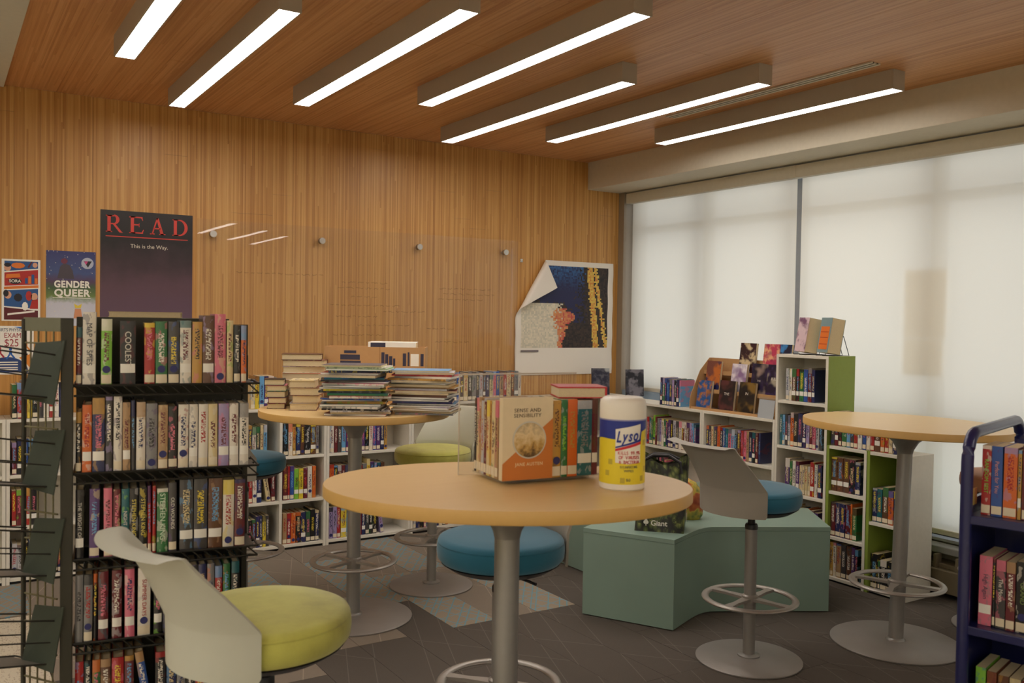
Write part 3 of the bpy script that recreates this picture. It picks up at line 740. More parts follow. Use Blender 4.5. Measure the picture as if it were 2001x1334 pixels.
part('clear_sleeve', M_ACRYL, sh_, lambda bm: (box(bm, (-.068, 0, 0), (.068, .002, .135))), rot=(-.15, 0, 0))
part('foot', M_PAPER, sh_, lambda bm: box(bm, (-.06, .004, .0), (.06, .022, .0015)))
# two open-fanned books on wire easels on the tall case
def easel_book(px, mat, label, elab, W=.115, art=None, H=.215):
    X = FX + .055; y = yat(px, X)
    rz = RZW - .33
    r = faceout((X, y, 1.361), rz, W, H, .09, mat, label, 'books on easels', -.16, (), 'standing_book', art)
    e = empty('wire_easel', (X, y, 1.34), rz); tag(e, elab, 'book stand', 'wire easels')
    def w(bm):
        for s in (-1, 1):
            tube(bm, [(s * .035, -.022, .012), (s * .035, -.018, .003), (s * .035, .09, .003), (s * .035, .165, .003), (s * .03, .128, .12)], .0025, 6)
        tube(bm, [(-.03, .128, .12), (.03, .128, .12)], .0025, 6)
    part('wire_frame', M_DARK, e, w)
easel_book(1562, cover_mat('pink_mist_cover', (216, 190, 196), (120, 80, 110), (226, 206, 206), 16, 31), 'pink and purple thick book standing on the tall case', 'wire easel under the pink book on the tall case')
def art2(r):
    flat('orange_panel', ink('ink_orange', (222, 116, 44)), r, [(-.045, .02), (.045, .02), (.045, .16), (-.045, .16)], -.0012)
    for z in (.05, .09, .125): flat('red_rule', ink('ink_redbrown', (176, 60, 30)), r, [(-.04, z), (.04, z), (.04, z + .004), (-.04, z + .004)], -.002)
easel_book(1606, plain('grey_blue_cover', (122, 146, 150), .4), 'grey blue and orange thick book standing on the tall case', 'wire easel with long back leg under the orange book', art=art2)

# corner: few books faced outwards on top of the corner case
for k, (px, Y, lb, a, b, c) in enumerate(((1176, 5.83, 'dark blue face-out book on the wall case, beside the curled poster', (40, 40, 60), (90, 90, 100), (170, 170, 170)),
                                          (1243, 5.60, 'black and white face-out book standing in the window corner', (30, 30, 40), (120, 116, 124), (60, 60, 74)),)):
    X = xat(px, Y)
    faceout((X, Y, .931), -.35, .15, .215, .02, cover_mat('corner_cover_%d' % k, a, b, c, 18, 50 + k), lb, 'books on the wall cases', -.08)

# ------------------------------------------------------------------ wire book rack
RZ = math.atan2(-.077, .502)
rk = empty('wire_book_rack', (.341, 2.917, 0), RZ)
tag(rk, 'tall dark wire book rack full of wrapped hardcovers, with wire pockets on its side', 'book rack')
RWD = .515
SZ = [1.318, 1.06, .806, .558, .30]
def post(bm):
    box(bm, (-.034, -.022, 0), (-.001, -.002, 1.515), 0, .002)
part('front_post', M_RACK, rk, post)
# side wing: ladder of wires between the front post and a rear post
wa = math.radians(132); wdv = Vector((math.cos(wa), math.sin(wa)))
P0 = Vector((-.034, -.008)); P1 = P0 + wdv * .155
def wing_frame(bm):
    for p in (P1,):
        tube(bm, [(p.x, p.y, 0), (p.x, p.y, 1.51)], .007, 8)
part('rear_post', M_RACK, rk, wing_frame)
def plate_top(bm):
    vs = box(bm, (0, -.002, 1.475), (.155, .002, 1.515))
    M = Matrix.Translation((P0.x, P0.y, 0)) @ Matrix.Rotation(wa, 4, 'Z')
    for v in vs: v.co = M @ v.co
part('perforated_plate', plain('olive_plate', (112, 112, 92), .5, .2), rk, plate_top)
def wing_wires(bm):
    for k in range(4):
        p = P0 + wdv * (.03 + .032 * k); tube(bm, [(p.x, p.y, .05), (p.x, p.y, 1.48)], .0028, 6)
    z = 1.44
    while z > .1:
        a = P0 + wdv * .012; b = P0 + wdv * .15
        tube(bm, [(a.x, a.y, z), (b.x, b.y, z)], .003, 6); z -= .083
part('side_wires', M_WIRE2, rk, wing_wires)
def far_post(bm):
    box(bm, (RWD - .018, .163, 0), (RWD, .178, 1.40), 0, .002)
part('end_post', M_RACK, rk, far_post)
part('bottom_frame', M_RACK, rk, lambda bm: (box(bm, (-.05, .0, .02), (RWD, .02, .05)), box(bm, (-.05, .17, .02), (RWD, .19, .05)), box(bm, (.2, .02, .0), (.24, .18, .02))))
part('back_sheet', M_RACK, rk, lambda bm: box(bm, (-.0, .178, .05), (RWD, .182, 1.50)))
for k, z in enumerate(SZ):
    def shelf(bm, z=z):
        a, b = 0.0, RWD + .01
        rods(bm, [((a, -.012, z), (b, -.012, z)), ((a, -.012, z - .03), (b, -.012, z - .03)), ((a, .16, z - .004), (b, .16, z - .004)), ((a, -.012, z), (a, .17, z)), ((b, -.012, z), (b, .16, z)), ((a, .08, z - .006), (b, .08, z - .006))], .0036)
        n = 16
        for i in range(n):
            x0 = a + (b - a) * i / n; x1 = a + (b - a) * (i + 1) / n
            rods(bm, [((x0, -.012, z), (x1, -.012, z - .03)), ((x0, -.01, z - .0035), (x0, .16, z - .004))], .0024, 5)
    part('wire_shelf', M_WIRE, rk, shelf)
    part('shelf_tray', M_RACK, rk, lambda bm, z=z: box(bm, (0, .0, z - .003), (RWD, .16, z - .0005)))
# outward leaning pockets on the side wing
PKN = Vector((-wdv.y, wdv.x))
PKN = Vector((-.96, -.28))
for k in range(5):
    zc = 1.285 - .258 * k
    base = P0 + wdv * .06
    pk = part('wire_pocket', M_WIRE, rk, lambda bm: None) if False else None
    def wires(bm, zc=zc):
        e = Vector((wdv.x, wdv.y, 0)); nrm = Vector((PKN.x, PKN.y, 0)); b0 = Vector((base.x, base.y, 0))
        def q(s, d, z): return b0 + e * s + nrm * d + Vector((0, 0, z))
        A = q(-.06, .03, zc); B = q(.08, .03, zc); A2 = q(-.06, .17, zc + .02); B2 = q(.08, .17, zc + .02)
        A3 = q(-.06, .16, zc + .15); B3 = q(.08, .16, zc + .15); A4 = q(-.06, .0, zc + .12); B4 = q(.08, .0, zc + .12)
        rods(bm, [(A, A2), (B, B2), (A2, B2), (A2, A3), (B2, B3), (A3, B3), (A3, A4), (B3, B4), (A, B)], .0027)
        rods(bm, [((A2 + A3) / 2, (A4 + A) / 2), ((B2 + B3) / 2, (B4 + B) / 2)], .0022)
    w_ = part('wire_pocket', M_WIRE, rk, wires)
    def plt(bm, zc=zc):
        e = Vector((wdv.x, wdv.y, 0)); nrm = Vector((PKN.x, PKN.y, 0)); b0 = Vector((base.x, base.y, 0))
        def q(s, d, z): return b0 + e * s + nrm * d + Vector((0, 0, z))
        for lo, hi in (((-.09, .036, zc - .02), (.03, .042, zc - .005)),):
            a, b = q(*lo), q(*hi); c, d = q(.035, .004, zc + .155), q(-.085, .004, zc + .165)
            off = nrm * .003
            vs = [bm.verts.new(p) for p in (a, b, c, d)] + [bm.verts.new(p + off) for p in (a, b, c, d)]
            for f in ((0, 1, 2, 3), (7, 6, 5, 4), (0, 4, 5, 1), (1, 5, 6, 2), (2, 6, 7, 3), (3, 7, 4, 0)): bm.faces.new([vs[i] for i in f])
        bmesh.ops.recalc_face_normals(bm, faces=bm.faces[:])
    p_ = part('pocket_back', M_PLATE, rk, plt)
    def tr(bm, zc=zc):
        e = Vector((wdv.x, wdv.y, 0)); nrm = Vector((PKN.x, PKN.y, 0)); b0 = Vector((base.x, base.y, 0))
        def q(s, d, z): return b0 + e * s + nrm * d + Vector((0, 0, z))
        ps = [q(-.055, .04, zc), q(.075, .04, zc), q(.075, .165, zc + .019), q(-.055, .165, zc + .019)]
        vs = [bm.verts.new(p) for p in ps] + [bm.verts.new(p - Vector((0, 0, .002))) for p in ps]
        for f in ((0, 1, 2, 3), (7, 6, 5, 4), (0, 4, 5, 1), (1, 5, 6, 2), (2, 6, 7, 3), (3, 7, 4, 0)): bm.faces.new([vs[i] for i in f])
        bmesh.ops.recalc_face_normals(bm, faces=bm.faces[:])
    part('pocket_tray', plain('grey_tray', (110, 106, 98), .5), rk, tr)
Y_, W_ = (226, 206, 96), (228, 222, 210)
RS = [
    ['maroon16/17#1', ('white36/21.5#2', ('MAP OF SPIES', (50, 50, 60), .021)), 'gap12', 'lime30/19.5#4', 'gap20', ('black44/19#2', ('COOLEST', (222, 216, 204), .024)), 'gap22', 'red30/18.5#1', 'green34/19#4', 'charcoal32/19#4', 'white33/19.3#2', 'gold30/19#0', 'brown34/21#2', 'pink34/21.5#3', 'cream20/19.5#0', 'black20/18#1', 'orange17/18#1'],
    ['black16/18#1', 'orange26/20#2', 'navy34/22#2', 'charcoal20/22.5#0', 'white24/22.5#1', 'tan22/20.5#2', 'charcoal12/21#0', 'white26/20.5#1', 'grey32/20#3', 'tan28/19.5#4', 'black26/19#1', 'white30/19.5#4', 'white26/19.5#2', 'white28/19.5#1', 'cream28/19.5#1', 'lilac32/19.5#2', 'white28/19.5#2', 'white28/19.5#2', 'maroon26/19.5#4'],
    [('black24/20.5#2', ('THE WEIGHT OF', (206, 200, 190), .014)), 'gap12', 'purple28/20.5#1', 'gap10', 'pink24/20.5#4', 'maroon20/20#1', ('teal22/20#1', ('NIGHT', W_, .014)), ('black24/20#1', ('STEPHEN KING', Y_, .0165)), ('black24/20#1', ('STEPHEN KING', Y_, .0165)), 'red11/20.5#1', 'red11/20.5#1', ('green32/19.5#0', ('STEPHEN KING', (216, 234, 206), .021)), ('charcoal24/21#1', ('OLD WOUNDS', W_, .014)), 'gap6', 'charcoal40/21.8#2', 'charcoal40/21.8#2', 'brown42/21.8#2', 'white34/21#3', 'maroon32/21#4'],
    ['grey22/20#0', 'grey24/20#4', 'black12/20#0', 'maroon28/20.5#2', 'gap8', 'maroon28/20.5#2', 'gap6', 'pink28/20.5#2', 'gap6', ('white36/20.5#4', ('SUMMER DAYS', (170, 40, 40), .017)), 'gap8', 'black24/20#2', 'black24/20#3', 'charcoal26/19#2', 'red24/19#1', 'charcoal24/20', 'navy24/20', 'grey22/20', 'red22/19#0', 'green22/19.5#0', 'black24/20'],
    ['red24/20', 'black20/20', 'green22/20', 'brown28/20', 'red34/20', 'maroon26/20', 'blue24/21~', 'black30/20', 'navy28/20', 'grey26/19', 'black26/20', 'red26/20', 'charcoal26/20'],
]
un = Vector((math.cos(RZ), math.sin(RZ))); vn = Vector((-un.y, un.x))
ordw = ['top', 'second', 'third', 'fourth', 'bottom']
for k, sp in enumerate(RS):
    o = Vector((.341, 2.917)) + un * .004 + vn * -.004
    row(sp, (o.x, o.y, SZ[k] + .0005), RZ, f'on {ordw[k]} shelf of wire rack', 'wrapped books on the wire rack', depth=(.14, .155), kind='hardcover_book', anchor='from post', maxlen=RWD - .004)
# book lying on top of the rack's shelf books
tb = Vector((.341, 2.917)) + un * .20 + vn * .275
o = empty('hardcover_book', (tb.x, tb.y, 1.5185), RZ); tag(o, 'cream and red book lying flat on top of the wire rack', 'book')
part('cover', plain('cream_red_cover', (206, 186, 140), .45), o, lambda bm: (box(bm, (-.11, -.07, 0), (.11, .07, .002)), box(bm, (-.11, -.07, .016), (.11, .07, .018)), box(bm, (.108, -.07, .002), (.11, .07, .016))))
one('page_block', M_PAGES, o, (-.108, -.068, .002), (.106, .068, .016))
part('rack_cap', M_RACK, rk, lambda bm: box(bm, (0, .184, 1.50), (RWD - .06, .36, 1.518)))

# ------------------------------------------------------------------ round bar tables
def table(loc, label, dia=.95, h=1.067, el=1.0, axis=0, lean=(0, 0), mat=M_MAPLE):
    r = empty('round_bar_table', (*loc, 0)); tag(r, label, 'table', 'round bar tables')
    T = .034; R = dia / 2
    rot = (lean[0], lean[1], 0)
    def top(bm):
        lathe(bm, [(R - .003, h - T), (R, h - T + .003), (R, h - .003), (R - .002, h)], 96, sx=1, sy=el, rot=axis, mi=1)
        for f in bm.faces:
            if f.normal.z > .5 or all(abs(v.co.z - h) < 1e-5 for v in f.verts): f.material_index = 0
    part('tabletop', [mat, M_MAPLE_EDGE], r, top, True, rot=rot)
    part('collar', M_STEEL, r, lambda bm: lathe(bm, [(.0352, h - T - .115), (.040, h - T - .095), (.060, h - T - .06), (.096, h - T - .03), (.105, h - T - .025), (.105, h - T - .001)], 40), True, rot=rot)
    part('pole', M_STEEL, r, lambda bm: lathe(bm, [(.0345, .012), (.0345, h - T - .10)], 40), True, rot=rot)
    part('pole_foot', M_STEEL, r, lambda bm: lathe(bm, [(.048, .012), (.044, .022), (.036, .028)], 40), True)
    foot_ring(r, .205, .29)
    part('base_disc', M_BASE, r, lambda bm: lathe(bm, [(.295, 0), (.30, .002), (.30, .007), (.29, .012), (.05, .017)], 72), True)
    return r
def foot_ring(r, R, z, ang=.4, pr=.03):
    fr = part('foot_ring', M_RING, r, lambda bm: torus(bm, R, .0165, z), True)
    for k in range(4):
        a = ang + k * PI / 2
        c, s = math.cos(a), math.sin(a)
        def sp(bm, c=c, s=s):
            M = Matrix(((c, -s, 0, 0), (s, c, 0, 0), (0, 0, 1, 0), (0, 0, 0, 1)))
            vs = prism(bm, [(pr, -.022), (R * .6, -.013), (R - .012, -.02), (R - .012, .02), (R * .6, .013), (pr, .022)], 2, z - .006, z + .006)
            for v in vs: v.co = M @ v.co
        part('spoke', M_RING, fr, sp)
    part('ring_hub', M_RING, r, lambda bm: lathe(bm, [(pr + .012, z - .014), (pr + .012, z + .014), (pr + .004, z + .02)], 32), True)
NT_H = 1.085
ax = math.atan2(RGT.y, RGT.x)
near = table(C(997, 2.46), 'round wood bar table holding the clear book bin and wipes canister', dia=1.0, h=NT_H, el=.74, axis=ax)
left_t = table((1.80, 4.30), 'round wood bar table loaded with stacked magazines and a cardboard box', dia=.955)
right_t = table((3.915, 2.655), 'bare round wood bar table beside the blue book cart', dia=.95, lean=(math.radians(1.4) * FWD.x, math.radians(1.4) * FWD.y))

# ------------------------------------------------------------------ stools
def shell_mesh(bm):
    """curved back: a low band hugging the seat, then a reclining back that narrows and ends in a flared lip"""
    prof = [(.688, .0, 62, .228), (.700, .0, 63, .231), (.75, .001, 63, .232), (.800, .002, 63, .233), (.808, .004, 62, .236), (.85, .022, 55, .250), (.90, .045, 45, .285), (.95, .072, 36, .33), (.985, .092, 31, .37), (.998, .101, 29.5, .39), (1.003, .113, 29.3, .395), (1.004, .135, 29, .40), (1.0, .158, 29, .40)]
    n = 28; t = .009
    F = []; B = []
    for z, b, h, R in prof:
        f = []; g = []
        for i in range(n + 1):
            a = math.radians(-h + 2 * h * i / n)
            for lst, rr in ((f, R), (g, R - t)):
                lst.append(bm.verts.new((-rr * math.cos(a) + (R - .232) - b, rr * math.sin(a), z + (0 if lst is f else .002))))
        F.append(f); B.append(g)
    m = len(prof)
    for j in range(m - 1):
        for i in range(n):
            bm.faces.new((F[j][i], F[j + 1][i], F[j + 1][i + 1], F[j][i + 1]))
            bm.faces.new((B[j][i], B[j][i + 1], B[j + 1][i + 1], B[j + 1][i]))
        bm.faces.new((F[j][0], B[j][0], B[j + 1][0], F[j + 1][0])); bm.faces.new((F[j][n], F[j + 1][n], B[j + 1][n], B[j][n]))
    for i in range(n):
        bm.faces.new((F[0][i], F[0][i + 1], B[0][i + 1], B[0][i])); bm.faces.new((F[-1][i], B[-1][i], B[-1][i + 1], F[-1][i + 1]))
    bmesh.ops.recalc_face_normals(bm, faces=bm.faces[:])
def cushion(bm):
    lathe(bm, [(.16, .705), (.205, .708), (.217, .722), (.220, .745), (.219, .764), (.2165, .769), (.216, .772), (.2175, .775), (.212, .785), (.195, .792), (.12, .797), (.05, .798)], 64)
def stool_proto(name_, fab, shell, label):
    r = empty('bar_stool'); tag(r, label, 'bar stool', 'bar stools')
    part('cushion', fab, r, cushion, True)
    part('back_shell', shell, r, shell_mesh, True)
    part('seat_pan', M_DARK, r, lambda bm: lathe(bm, [(.06, .672), (.17, .682), (.205, .704)], 40), True)
    part('gas_lift', M_DARK, r, lambda bm: lathe(bm, [(.0165, .56), (.0165, .675)], 24), True)
    part('lift_sleeve', M_DARK, r, lambda bm: lathe(bm, [(.029, .598), (.029, .614), (.025, .622)], 28), True)
    part('column', M_STEEL, r, lambda bm: lathe(bm, [(.027, .012), (.027, .60)], 32), True)
    part('column_collar', M_STEEL, r, lambda bm: lathe(bm, [(.05, .012), (.05, .024), (.034, .030)], 36), True)
    part('lever', M_DARK, r, lambda bm: tube(bm, [(.03, .05, .672), (.05, .14, .668), (.055, .175, .664)], .005, 8))
    foot_ring(r, .20, .28, .3, .024)
    part('base_disc', M_BASE, r, lambda bm: lathe(bm, [(.232, 0), (.238, .002), (.238, .007), (.228, .012), (.05, .018)], 72), True)
    return r
def copy_tree(o, parent=None):
    c = o.copy(); COL.objects.link(c)
    if parent: c.parent = parent
    for ch in o.children: copy_tree(ch, c)
    return c
def place(o, xy, deg): o.location = (*xy, 0); o.rotation_euler = (0, 0, math.radians(deg))
limeA = stool_proto('a', M_LIME, M_SHELL, 'large lime stool with pale grey back in front of the wire rack')
place(limeA, (.700, 2.250), 9)
limeC = copy_tree(limeA); del USED['large lime stool with pale grey back in front of the wire rack']
tag(limeC, 'small lime stool behind the magazine table, facing the room', 'bar stool', 'bar stools')
place(limeC, (2.40, 4.592), 207)
blueE = stool_proto('e', M_BLUE, M_SHELL2, 'blue stool with grey back in front of the mint bench')
place(blueE, (3.128, 2.862), -4)
for xy, deg, lb in ((C(478, 4.79), 27, 'blue stool half hidden behind the wire rack'), (C(985, 3.09), 205, 'blue stool tucked under the table with the wipes canister')):
    c = copy_tree(blueE); tag(c, lb, 'bar stool', 'bar stools'); place(c, xy, deg)
tanF = stool_proto('f', M_TAN, M_SHELL, 'tan stool behind the blue book cart, by the window'); place(tanF, (4.58, 2.50), 95)

# ------------------------------------------------------------------ mint benches
def bez(p0, p1, p2, p3, n=14):
    out = []
    for i in range(n + 1):
        t = i / n
        out.append(tuple((1 - t) ** 3 * a + 3 * (1 - t) ** 2 * t * b + 3 * (1 - t) * t * t * c + t ** 3 * d for a, b, c, d in zip(p0, p1, p2, p3)))
    return out
def bench(pts, label):
    cx = sum(p[0] for p in pts) / len(pts); cy = sum(p[1] for p in pts) / len(pts)
    r = empty('curved_bench', (cx, cy, 0)); tag(r, label, 'bench', 'mint benches')
    loc = [(p[0] - cx, p[1] - cy) for p in pts]
    part('body', M_BENCH, r, lambda bm: prism(bm, loc, 2, .006, .432), True)
    loc2 = [(p[0] * 1.003, p[1] * 1.003) for p in loc]
    part('top_cover', M_BENCH, r, lambda bm: prism(bm, loc2, 2, .4335, .455), True)
    return r
A_, B_, D_, E_ = (2.845, 3.745), (3.08, 3.312), (4.01, 3.120), (4.306, 3.514)
inner = bez(B_, (3.29, 3.40), (3.36, 3.445), (3.45, 3.432), 12)[:-1] + bez((3.45, 3.432), (3.62, 3.35), (3.8, 3.24), D_, 8)
outer = bez(E_, (4.02, 3.72), (3.75, 3.86), (3.60, 3.90), 10)[:-1] + bez((3.60, 3.90), (3.40, 3.95), (3.1, 3.88), A_, 10)
bench([*inner, *outer], 'mint green curved bench with the grocery bag on it')
sh2 = [(p[0] + .0, p[1]) for p in inner + outer]
mir = [(3.325 + (p[0] - 2.845) * .62 + .02, 4.33 + (3.9 - p[1]) * .75) for p in reversed(inner + outer)]
bench([(3.325, 4.20), (4.25, 4.02), (4.36, 4.45), (3.95, 4.62), (3.60, 4.73), (3.327, 4.70)], 'mint green bench behind the first, half hidden by the near table')

# ------------------------------------------------------------------ grocery bag on the bench
def bag_mat():
    n = NT('leafy_bag_print'); o = n.obj()
    v = n.n('ShaderNodeTexVoronoi'); v.inputs['Scale'].default_value = 42; n.l(n.mapv(o, (1, 1, .45), (0, .6, .4)), v.inputs['Vector'])
    f = n.noise(o, 16, 4, .65)
    c = n.ramp(v.outputs[0], [(.15, lin((136, 142, 78))), (.4, lin((84, 94, 46))), (.7, lin((22, 24, 16)))])
    n.col(n.mix(n.math('MULTIPLY', n.math('GREATER_THAN', f, .56), .8), c, lin((20, 20, 18)))); n.rough(.4); return n.m
M_BAG = bag_mat()
bag = empty('grocery_bag', (3.185, 3.537, .455), math.radians(-46)); tag(bag, 'dark leafy print reusable grocery bag on the mint bench', 'bag')
def bagm(bm):
    q = random.Random(4); nx, nz = 14, 10
    W, Dp, H = .25, .17, .37
    rings = []
    per = []
    for i in range(nx): per.append((-W / 2 + W * i / nx, -Dp / 2))
    for i in range(7): per.append((W / 2, -Dp / 2 + Dp * i / 7))
    for i in range(nx): per.append((W / 2 - W * i / nx, Dp / 2))
    for i in range(7): per.append((-W / 2, Dp / 2 - Dp * i / 7))
    for j in range(nz + 1):
        t = j / nz; ring = []
        for x, y in per:
            wob = .012 * math.sin(9 * x / W + 5 * t) * min(1, t * 4) + q.uniform(-.005, .005) * min(1, t * 3)
            ring.append(bm.verts.new((x * (1 - .04 * t) + .02 * t + q.uniform(-.003, .003) * t, y * (1 - .35 * t) + wob + (.03 * t if y < 0 else 0), H * t - .03 * t * t * math.cos(5 * x / W))))
        rings.append(ring)
    m = len(per)
    for a, b in zip(rings, rings[1:]):
        for i in range(m): bm.faces.new((a[i], a[(i + 1) % m], b[(i + 1) % m], b[i]))
    bm.faces.new(list(reversed(rings[0])))
    bmesh.ops.recalc_face_normals(bm, faces=bm.faces[:])
part('bag_body', M_BAG, bag, bagm, True)
def strap(bm):
    for y in (-.05, .05):
        tube(bm, [(-.09, y, .30), (-.085, y * .9, .36), (-.04, y * .6, .385), (.04, y * .5, .385), (.10, y * .9, .355), (.105, y, .30)], .009, 8)
part('handles', M_DARK, bag, strap, True)
inkw = ink('ink_white', (236, 232, 220))
text('Giant', .038, inkw, bag, (.0, -.0895, .045), RX90, bold=.0006)
part('leaf_logo', inkw, bag, lambda bm: [prism(bm, disc_pts(-.066 + dx, .048 + dz, .007, .009, 12), 1, -.0885, -.0875) for dx, dz in ((-.006, 0), (.006, 0), (0, .010))] and prism(bm, [(-.068, .03), (-.064, .03), (-.064, .045), (-.068, .045)], 1, -.0885, -.0875))
SIDE = Matrix.Rotation(PI / 2, 4, 'Z') @ RX90
text('LO\nCA', .07, inkw, bag, (.1345, -.0, .10), SIDE)
text('fresh from the farm', .018, inkw, bag, (-.03, -.092, .135), RX90) if False else None
snack = empty('snack_bag', (3.47, 3.66, .455), math.radians(-35)); tag(snack, 'orange and yellow printed bag slumped behind the grey stool back', 'bag')
def snackm(bm):
    lathe(bm, [(.085, 0), (.10, .02), (.105, .08), (.095, .15), (.06, .20), (.012, .225)], 20, sx=1.0, sy=.55)
n_ = NT('snack_bag_print'); f_ = n_.noise(n_.obj(), 14, 2)
n_.col(n_.ramp(f_, [(.35, lin((150, 60, 40))), (.5, lin((200, 110, 60))), (.56, lin((214, 190, 80))), (.7, lin((90, 120, 70)))])); n_.rough(.35)
part('bag_body', n_.m, snack, snackm, True)

# ------------------------------------------------------------------ near table: clear bin of books, wipes canister
TZ = NT_H
BR = ax + math.radians(25.7)
ub = Vector((math.cos(BR), math.sin(BR))); vb = Vector((-ub.y, ub.x)); O2 = Vector(C(986, 2.415))
def bl(x, y): p = O2 + ub * x + vb * y; return p.x, p.y
bn = empty('acrylic_book_bin', (*O2, TZ), BR); tag(bn, 'clear acrylic bin holding upright books beside the wipes canister', 'book bin')
part('bin_base', M_ACRYL, bn, lambda bm: box(bm, (-.004, -.004, .008), (.315, .196, .012)))
part('bin_back', M_ACRYL, bn, lambda bm: box(bm, (-.045, .197, .0), (.335, .201, .285)))
part('bin_edge', plain('frosted_acrylic_edge', (196, 186, 170), .4), bn, lambda bm: (box(bm, (-.045, .1965, .2852), (.335, .2015, .289)), box(bm, (-.047, .1965, 0), (-.0452, .2015, .289))))
part('bin_foot', M_ACRYL, bn, lambda bm: box(bm, (.03, .02, 0), (.28, .17, .008)))
spn = [('black', 14), ('cream', 16), ('tan', 14), ('silver', 18), ('maroon', 16), ('cream', 20), ('gold', 12), ('cream', 22), ('tan', 20)]
y = .192
for k, (c, w) in enumerate(spn):
    w = w / 1000; H = .208 + bk.uniform(-.004, .008)
    book('paperback_book', c, w, .145, H, (*bl(0, y - w / 2), TZ + .0125), BR - PI / 2, f'thin {WORD.get(c, c)} book, {ORD[k + 1]} from the clear plate, open end of the bin', 'books in the clear bin', sticker=1)
    y -= w + .001
cov_w = .152
sns = faceout((*bl(cov_w / 2 - .002, -.001), TZ + .0125), BR, cov_w, .222, .022, plain('cream_cover', (226, 208, 172), .45), 'cream and orange book faced out in the clear bin', 'books in the clear bin', 0.0, (), 'displayed_book')
hw = cov_w / 2
flat('orange_field', ink('ink_burnt_orange', (206, 122, 52)), sns, [(-hw, .0005), (hw, .0005), (hw, .165), (-hw, .045)], -.0008)
dk_b = ink('ink_dark_brown', (96, 76, 60))
text('SENSE AND', .0145, dk_b, sns, (-.002, -.0006, .188), space=1.1); text('SENSIBILITY', .0145, dk_b, sns, (-.002, -.0006, .174), space=1.1)
flat('medallion_rim', ink('ink_pale_rim', (206, 200, 186)), sns, disc_pts(.004, .108, .051, n=40), -.0016)
n_ = NT('landscape_medallion'); f_ = n_.noise(n_.obj(), 46, 4, .6); sp_ = n_.n('ShaderNodeSeparateXYZ'); n_.l(n_.obj(), sp_.inputs[0])
g_ = n_.math('ADD', n_.math('MULTIPLY', n_.math('SUBTRACT', sp_.outputs[2], .06), 7.0), n_.math('MULTIPLY', n_.math('SUBTRACT', f_, .5), .9))
n_.col(n_.ramp(g_, [(.05, lin((96, 72, 40))), (.2, lin((190, 150, 80))), (.45, lin((226, 204, 160))), (.8, lin((134, 112, 84)))]))
flat('medallion_picture', n_.m, sns, disc_pts(.004, .108, .047, n=40), -.0024)
text('JANE AUSTEN', .0125, ink('ink_cream', (236, 214, 170)), sns, (.004, -.0012, .042), space=1.1)
x = .153
for k, (c, w, H, st) in enumerate((('gold', 26, .212, 4), ('green', 20, .214, 1), ('orange', 30, .214, 1), ('teal', 46, .210, 2), ('maroon', 18, .212, 2))):
    w = w / 1000
    book('paperback_book', c, w, .135, H, (*bl(x + w / 2, .006), TZ + .0125), BR, f'{c} spined book beside the faced-out cream book in the clear bin', 'books in the clear bin', sticker=st, c3=['charcoal', 'silver', 'orange', 'silver', 'brown'][k], c2=['brown', 'lime', 'gold', 'grey', 'brown'][k])
    x += w + .001
rb = empty('hardcover_book', (*bl(.268, .078), TZ + .0125 + .217), BR - .3); tag(rb, 'red book lying on top of the books in the clear bin', 'book')
redc = plain('red_cover', (184, 36, 40), .4)
part('cover', redc, rb, lambda bm: (box(bm, (-.065, -.06, .026), (.075, .06, .030)), box(bm, (-.065, -.06, -.002), (.075, .06, .001)), box(bm, (.069, -.06, .001), (.075, .06, .026))))
one('page_block', M_PAGES, rb, (-.063, -.058, .001), (.069, .058, .026))
def front_rot(px): # lettering on a round can faces the camera
    return 0
can = empty('wipes_canister', (*C(1220, 2.42), TZ), ax); tag(can, 'yellow and blue disinfecting wipes canister with white lid on the table', 'canister')
CR, CH = .0605, .245
white_p = plain('white_plastic', (240, 234, 220), .35, grain=.01)
part('can_body', white_p, can, lambda bm: lathe(bm, [(CR - .004, 0), (CR, .004), (CR, CH - .062), (CR - .002, CH - .058)], 56), True)
part('lid', white_p, can, lambda bm: lathe(bm, [(CR + .0008, CH - .058), (CR + .0015, CH - .055), (CR + .0015, CH - .02), (CR - .002, CH - .008), (CR - .01, CH - .001), (.03, CH)], 56), True)
part('lid_seam', ink('ink_lid_line', (150, 150, 190)), can, lambda bm: lathe(bm, [(CR + .001, CH - .0605), (CR + .002, CH - .060), (CR + .002, CH - .0575), (CR + .001, CH - .057)], 56), True)
lbl_b = ink('label_blue', (34, 52, 140)); lbl_y = ink('label_yellow', (236, 214, 46))
def wrap(bm, fz0, fz1, a0=0, a1=2 * PI, R=CR, n=72):
    lo = []; hi = []
    for i in range(n + 1):
        a = a0 + (a1 - a0) * i / n
        z0 = fz0(a) if callable(fz0) else fz0; z1 = fz1(a) if callable(fz1) else fz1
        lo.append(bm.verts.new((R * math.sin(a), -R * math.cos(a), z0))); hi.append(bm.verts.new((R * math.sin(a), -R * math.cos(a), z1)))
    for i in range(n): bm.faces.new((lo[i], lo[i + 1], hi[i + 1], hi[i]))
lab = part('label_wrap', lbl_y, can, lambda bm: wrap(bm, .018, .165, R=CR + .0005), True)
curve = lambda a: .135 + .02 * math.sin(a * 1.0 + .9) - .012 * math.cos(2 * a)
part('blue_field', lbl_b, can, lambda bm: wrap(bm, curve, .1845, R=CR + .0010), True)
part('white_patch', white_p, can, lambda bm: wrap(bm, lambda a: .072 + .006 * abs(a - .15), lambda a: .170 + .012 * (a - .15), -.42, .72, R=CR + .0016, n=24), True)
part('red_swoosh', ink('label_red', (206, 40, 50)), can, lambda bm: wrap(bm, lambda a: .112 + .016 * a, lambda a: .119 + .017 * a, -.42, .74, R=CR + .0021, n=24), True)
